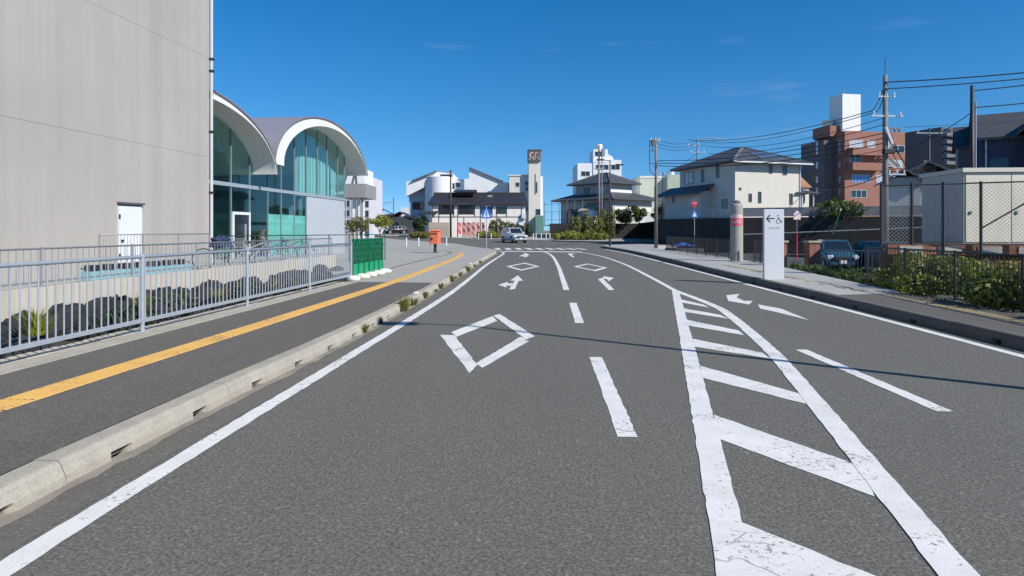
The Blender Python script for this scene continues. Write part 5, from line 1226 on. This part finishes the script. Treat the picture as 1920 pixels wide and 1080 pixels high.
a = MB().tube([(0,0,9.7),(1.2,0,10.05),(2.6,0,9.95)],.05,6).build('lamp_arm', GALV2, p2); MB().cbox(2.2,3.0,-.12,.12,9.86,9.98,.04).build('lamp_head', GALV2, a)
p4 = utility_pole('utility pole with wide crossarm behind the grey gabled house', 49.3,75,2.5,13.7,.15,((13.1,-1.6,1.6,.2),(9.0,-.5,.9,0)),mat=BROWNM); MB().cbox(.4,1.0,-.5,-.1,5.2,6.6,.1).build('transformer', DGREY, p4)
p5 = utility_pole('thick brown pole rising behind the beige shed', 21.75,30,-.45,8.45,.125,(),BROWNM,False)
MB().tube([(.15,-.02,3),(.15,-.02,8.1)],.04,6).build('conduit', GALV, p5)
p6 = utility_pole('pale concrete pole in front of the white stepped building', 12.05,88,.3,13.4,.2,((11.0,-.9,.9,.1),(10.2,-.8,.8,.1))); MB().cbox(.3,.8,-.4,0,11.6,12.6,.08).build('transformer', GALV2, p6)
MB().cyl(.42,0,0,11.8,.07,n=8).build('conduit_pole', GALV2, p6)
utility_pole('brown pole in front of the tiled roof house', -8.75,90.5,.3,10.2,.17,(),BROWNM,False)
utility_pole('slim pole beside the tiled roof house window', -7.9,92,.3,4.8,.07,(),BROWNM,False)
utility_pole('thin far pole down the left side street', at(738,432,112)[0],112,.8,7.4,.1,((6.6,-1.6,.3,0),),BROWNM,False)
utility_pole('paired thin pole just right of the near utility pole', at(1243,432,80)[0],80,.3,8.9,.12,((8.6,-.5,.9,0),),BROWNM,False)
def cable(label, a, b, sag, r=.018):
    a = Vector(a); b = Vector(b); n = 14; pts = []
    for i in range(n+1):
        q = i/n; p = a.lerp(b,q); p.z -= sag*4*q*(1-q); pts.append(p)
    tag(MB().tube(pts, r, 5).build('overhead_cable', CABLE), label, 'cable', 'overhead cables')
P3 = (22.35,37.88)
cable('upper thick cable leaving the tall pole to the right', (*P3,10.45), (42,29,11.6), .55, .035)
cable('lower thick cable leaving the tall pole to the right', (*P3,10.05), (42,29,11.3), .5, .03)
cable('thin single cable running level right from the tall pole', (P3[0]+1,P3[1],7.75), (44,33,8.6), .15, .012)
cable('topmost cable from the tall pole down to the lamp pole', (P3[0]-.85,P3[1],8.75), (20.8,74.9,12.3), .7, .028)
cable('second cable from the tall pole down to the lamp pole', (P3[0]-.55,P3[1],8.7), (21.6,74.9,12.1), .8, .024)
cable('third cable from the tall pole down to the lamp pole', (P3[0]-.2,P3[1],8.3), (22.0,74.9,11.7), .9, .022)
cable('highest cable of the lower bundle left of the tall pole', (P3[0]-.2,P3[1],7.4), (11.9,51.9,7.3), .45, .026)
cable('middle cable of the lower bundle left of the tall pole', (P3[0]-.2,P3[1],7.1), (11.9,51.9,7.1), .5, .026)
cable('lowest cable of the lower bundle left of the tall pole', (P3[0]-.2,P3[1],6.8), (11.9,51.9,6.9), .55, .03)
for k, lb in enumerate(('top','middle','bottom')):
    cable(lb+' of three level cables right of the switch gear pole', (11.95,51.9,8.95-.28*k), (21.6,74.9,12.2-.35*k), .35, .02)
cable('cable curving from the tall pole to the crossarm pole', (P3[0]+.2,P3[1],7.5), (48.8,74.9,9.4), 1.9, .03)
cable('lower cable curving from the tall pole to the crossarm pole', (P3[0]+.2,P3[1],6.6), (48.8,74.9,8.2), 1.6, .026)
cable('cable with dark joints crossing behind the grey gabled roofs', (P3[0]+.2,P3[1],4.2), (45,50,5.4), .2, .03)
cable('thin cable from the crossarm pole rising to the top right', (49.9,74.9,13.2), (44,34,12.2), .8, .03)
cable('lower cable from the crossarm pole rising to the top right', (49.3,74.9,12.6), (46,34,11.0), .8, .03)
cable('cable dropping from the tall pole across the red apartment', (P3[0]-.2,P3[1],4.9), (30.5,66,6.0), .5, .03)
cable('far thin cables beside the left side street pole', at(738,378,112), at(705,381,140), .2, .03)

# ================================================================== VEGETATION
def plant(name, label, cat, loc, lobes, n, size, seed, mat, trunk=None, group=None, flat=0):
    t = thing(name, label, cat, loc, 0, group)
    leaves(MB(), lobes, n, size, seed, flat).build('crown', mat, t)
    r_ = random.Random(seed+1); mb = MB(); tz = trunk or .25
    if trunk:
        mb.tube([(0,0,-.1),(.05,.02,tz*.5),(0,.05,tz)], .07+.02*tz, 7, .05)
    for (a,b,c,ra,rb,rc) in lobes[:8]:
        mb.tube([(0,0,tz*.7 if trunk else -.05),(a*.5,b*.5,(tz*.7+c)*.55),(a,b,c)], .035, 5, .012)
    mb.build('trunk' if trunk else 'stems', BARK, t); return t
# vine-covered bushes along the black railing
r_ = random.Random(5)
segs = [('leafy vine bush spilling over the black railing at the right edge',9.1,8.8,10.6,11),('sunlit vine bush in the middle of the black railing',9.6,11.0,13.6,12),('darker vine bush at the left end of the black railing',10.2,13.8,17.4,13)]
for lb, xc, ya, yb, sd in segs:
    lobes = []
    for k in range(13):
        y_ = r_.uniform(ya,yb); xf = 7.65+.125*y_; x_ = xf+r_.uniform(-.05,1.4)-(.15 if r_.random()<.5 else 0); h = r_.uniform(.36,.56)*(1.0 if x_ > xf+.2 else .66)
        lobes.append((x_-xc, y_-ya, h*.85, r_.uniform(.35,.55), r_.uniform(.4,.7), h*.85))
    plant('vine_bush', lb, 'bush', (xc,ya,.1), lobes, 9000, .055, sd, LEAF5, None, 'vine bushes at the right', .5)
lit = MB(); leaves(lit, [(8.8,12.6,.17,.7,2.2,.015)], 500, .035, 77, 3, .1); tag(lit.build('leaf_litter', M('dry_leaf', (.14,.12,.06), .9, .4, 20)), 'dead leaves and soil scattered under the vine bushes', 'leaf litter', None, 'stuff')
gm_ = MB(); r_ = random.Random(9)
for k in range(60):
    y_ = r_.uniform(17.5,25.5); tuft(gm_, 7.45+.135*y_+r_.uniform(.0,.7), y_, PZ-.02, r_.uniform(.1,.3), 22, .2, r_)
tag(gm_.build('verge_grass', LEAF1), 'rough grass along the foot of the grey lot railing', 'grass', None, 'stuff')
# hedge and shrubs at the junction
def bushrow(label, px0, px1, pyt, Y, n, seed, mat, nl=8, size=.16, name='shrub', z0=None, depth=1.2):
    x0_, x1_ = at(px0,432,Y)[0], at(px1,432,Y)[0]; z0 = g(Y)+.1 if z0 is None else z0; H = at(px0,pyt,Y)[2]-z0; r_ = random.Random(seed); lobes = []
    for k in range(nl):
        u = (k+.5)/nl; hh = H*r_.uniform(.68,1.0); lobes.append(((x1_-x0_)*(u-.5), r_.uniform(-.3,.3)*depth, hh*.52, (x1_-x0_)/nl*r_.uniform(.6,.95), depth*r_.uniform(.6,1), hh*.48))
    return plant(name, label, 'shrub', ((x0_+x1_)/2,Y,z0), lobes, n, size, seed, mat)
bushrow('tall olive green hedge in front of the black wall at the junction', 1070,1152,390,84.5,4600,31,leafmat('leaf_hedge', (.06,.08,.02), (.27,.28,.08)),10,.15,'hedge')
bushrow('low bright yellow-green shrubs in front of the tall hedge', 1038,1140,431,82.4,3000,32,LEAF2,9,.13)
bushrow('low shrub between the black wall and the bollards', 1040,1082,428,85.6,900,39,LEAF1,4,.14)
bushrow('yellow-green shrub left of the silver car', 896,938,432,88,1200,33,LEAF2,5,.13)
bushrow('olive shrub right of the pink banners', 920,966,407,91,1900,34,leafmat('leaf_olive', (.05,.06,.02), (.17,.16,.06)),5,.15)
bushrow('dark shrub behind the silver car', 968,996,416,90,900,35,LEAF3,4,.15)
bushrow('low plants at the left foot of the tiled house', 770,803,432,90,900,36,LEAF4,4,.14)
def tree(label, px, pyt, pyc, Y, w_, n, seed, mat, z0=None, size=.16):
    x_ = at(px,432,Y)[0]; z0 = g(Y)+.05 if z0 is None else z0; zt_ = at(px,pyt,Y)[2]-z0; zc = at(px,pyc,Y)[2]-z0; r_ = random.Random(seed); lobes = []
    for k in range(9):
        a = r_.uniform(0,6.28); q = r_.uniform(.1,.75); zz = zc+(zt_-zc)*r_.uniform(.15,.85); lobes.append((math.cos(a)*q*w_/2, math.sin(a)*q*w_/2, zz, w_*r_.uniform(.16,.28), w_*r_.uniform(.16,.28), (zt_-zc)*r_.uniform(.15,.26)))
    return plant('tree', label, 'tree', (x_,Y,z0), lobes, n, size, seed, mat, max(.5, zc*1.05))
tree('small yellowing tree left of the white pylon', 677,408,436,60,2.4,1000,51,LEAF4,size=.09)
tree('rounder yellow-green tree behind the white pylon', 712,403,434,98,4.4,1500,52,LEAF2)
tree('thin autumn tree in front of the apartment block', 662,412,437,62,2.0,700,53,LEAF4,size=.08)
tree('dark pine-like tree at the left corner of the tiled house', 786,398,436,93,2.2,1300,54,LEAF3)
for k, (px, yt, yc, w_, mt, lb) in enumerate(((1172,384,418,3.4,LEAF3,'dark clipped garden tree in front of the traditional house'),(1198,383,416,2.2,LEAF1,'brighter conical garden tree right of the clipped dark tree'),(1240,384,410,3.0,LEAF1,'garden tree behind the utility pole at the house corner'))):
    tree(lb, px, yt, yc, 85.5-2*k, w_, 1300, 60+k, mt, 2.4)
bushrow('leafy bushes above the dark wall right of the beige house', 1552,1608,367,54.5,1500,71,LEAF1,6,.13,z0=2.6)
bushrow('pale reeds on the wall top right of the beige house', 1520,1556,376,55.5,700,72,LEAF4,4,.1,z0=2.6)
t = thing('leaning_bamboo', 'yellow bamboo pole leaning on the dark lot wall', 'pole', (at(1575,432,48)[0],48,0)); MB().tube([(-.6,0,1.2),(.9,1.6,3.3)],.05,6).build('stem', M('bamboo', (.45,.38,.15), .6, .15, 5), t); MB().lathe(-.6,0,[(.07,1.14),(.07,1.24),(.01,1.26)],6).build('end_cap', BARK, t)

r_ = random.Random(19); lob = []
for k in range(16):
    y_ = r_.uniform(17.8,24.5); x_ = 7.45+.135*y_+r_.uniform(.3,2.2); lob.append((x_-11, y_-21, .14, r_.uniform(.4,.7), r_.uniform(.5,.9), r_.uniform(.14,.26)))
plant('ground_cover', 'low dark ground cover between the right pavement and the parked cars', 'ground cover', (11,21,-.05), lob, 4200, .07, 81, LEAF3, None, None, .6)
for i, (lb, y_, f_) in enumerate((('dark leafy sprig behind the first railing post on the rock bed',9.9,.9),('dark leafy sprig at mid rock bed below the turquoise planter',12.3,1.6),('leafy sprig on the rock bed behind the third railing post',14.4,1.2),('leafy sprig on the rock bed before the green barrier',17.0,1.0))):
    plant('bed_shrub', lb, 'shrub', (FX(y_)-f_,y_,.0), [(0,0,.22,.28,.4,.2),(.1,.35,.2,.25,.3,.16)], 260, .045, 90+i, LEAF1 if i%2 else LEAF3, None, 'small shrubs in the rock bed')

cable('slack loop bundle hanging left of the tall pole top', (P3[0]-.05,P3[1],10.5), (P3[0]-.85,P3[1],8.75), .25, .03)
cable('second slack loop hanging left of the tall pole top', (P3[0]-.05,P3[1],10.1), (P3[0]-.55,P3[1],8.7), .2, .03)
cable('fourth cable from the tall pole toward the beige house roof', (P3[0]-.2,P3[1],7.9), (19.5,63,9.2), .5, .024)
cable('fifth cable from the tall pole toward the beige house roof', (P3[0]-.2,P3[1],6.4), (19.5,63,8.6), .6, .02)
cable('steep cable from the tall pole down to the grey house gable', (P3[0]+.2,P3[1],7.0), (39.2,59.8,8.2), 1.2, .024)
cable('cable from the crossarm pole down behind the shed roof', (48.6,74.9,11.0), (30,40,6.6), .6, .025)
cable('cable along the lot from the tall pole to the brown pole', (P3[0]+.1,P3[1],6.2), (21.8,30.1,7.2), .3, .02)
cable('upper cable from the brown pole out of the picture', (21.8,30,8.2), (38,24,10.5), .4, .025)
cable('lower cable from the brown pole out of the picture', (21.8,30,7.4), (38,24,9.4), .4, .025)
cable('level cable between the paired thin pole and lamp pole', (19.1,79.9,8.6), (21.7,75,10.6), .2, .02)

rm_ = MB().cbox(-.05,.05,-.09,.09,0,.035,.012).mesh('kerb_reflector', WHITEM)
for y_, lb in ((14.6,'small white reflector on the left kerb near the pavement colour change'),(27.5,'small white reflector on the left kerb near the end of the yellow strip')):
    tag(inst('kerb_reflector', rm_, None, (xat(KL,y_)-.11, y_, PZ+.004), -.05), lb, 'reflector', 'reflectors on the kerb')
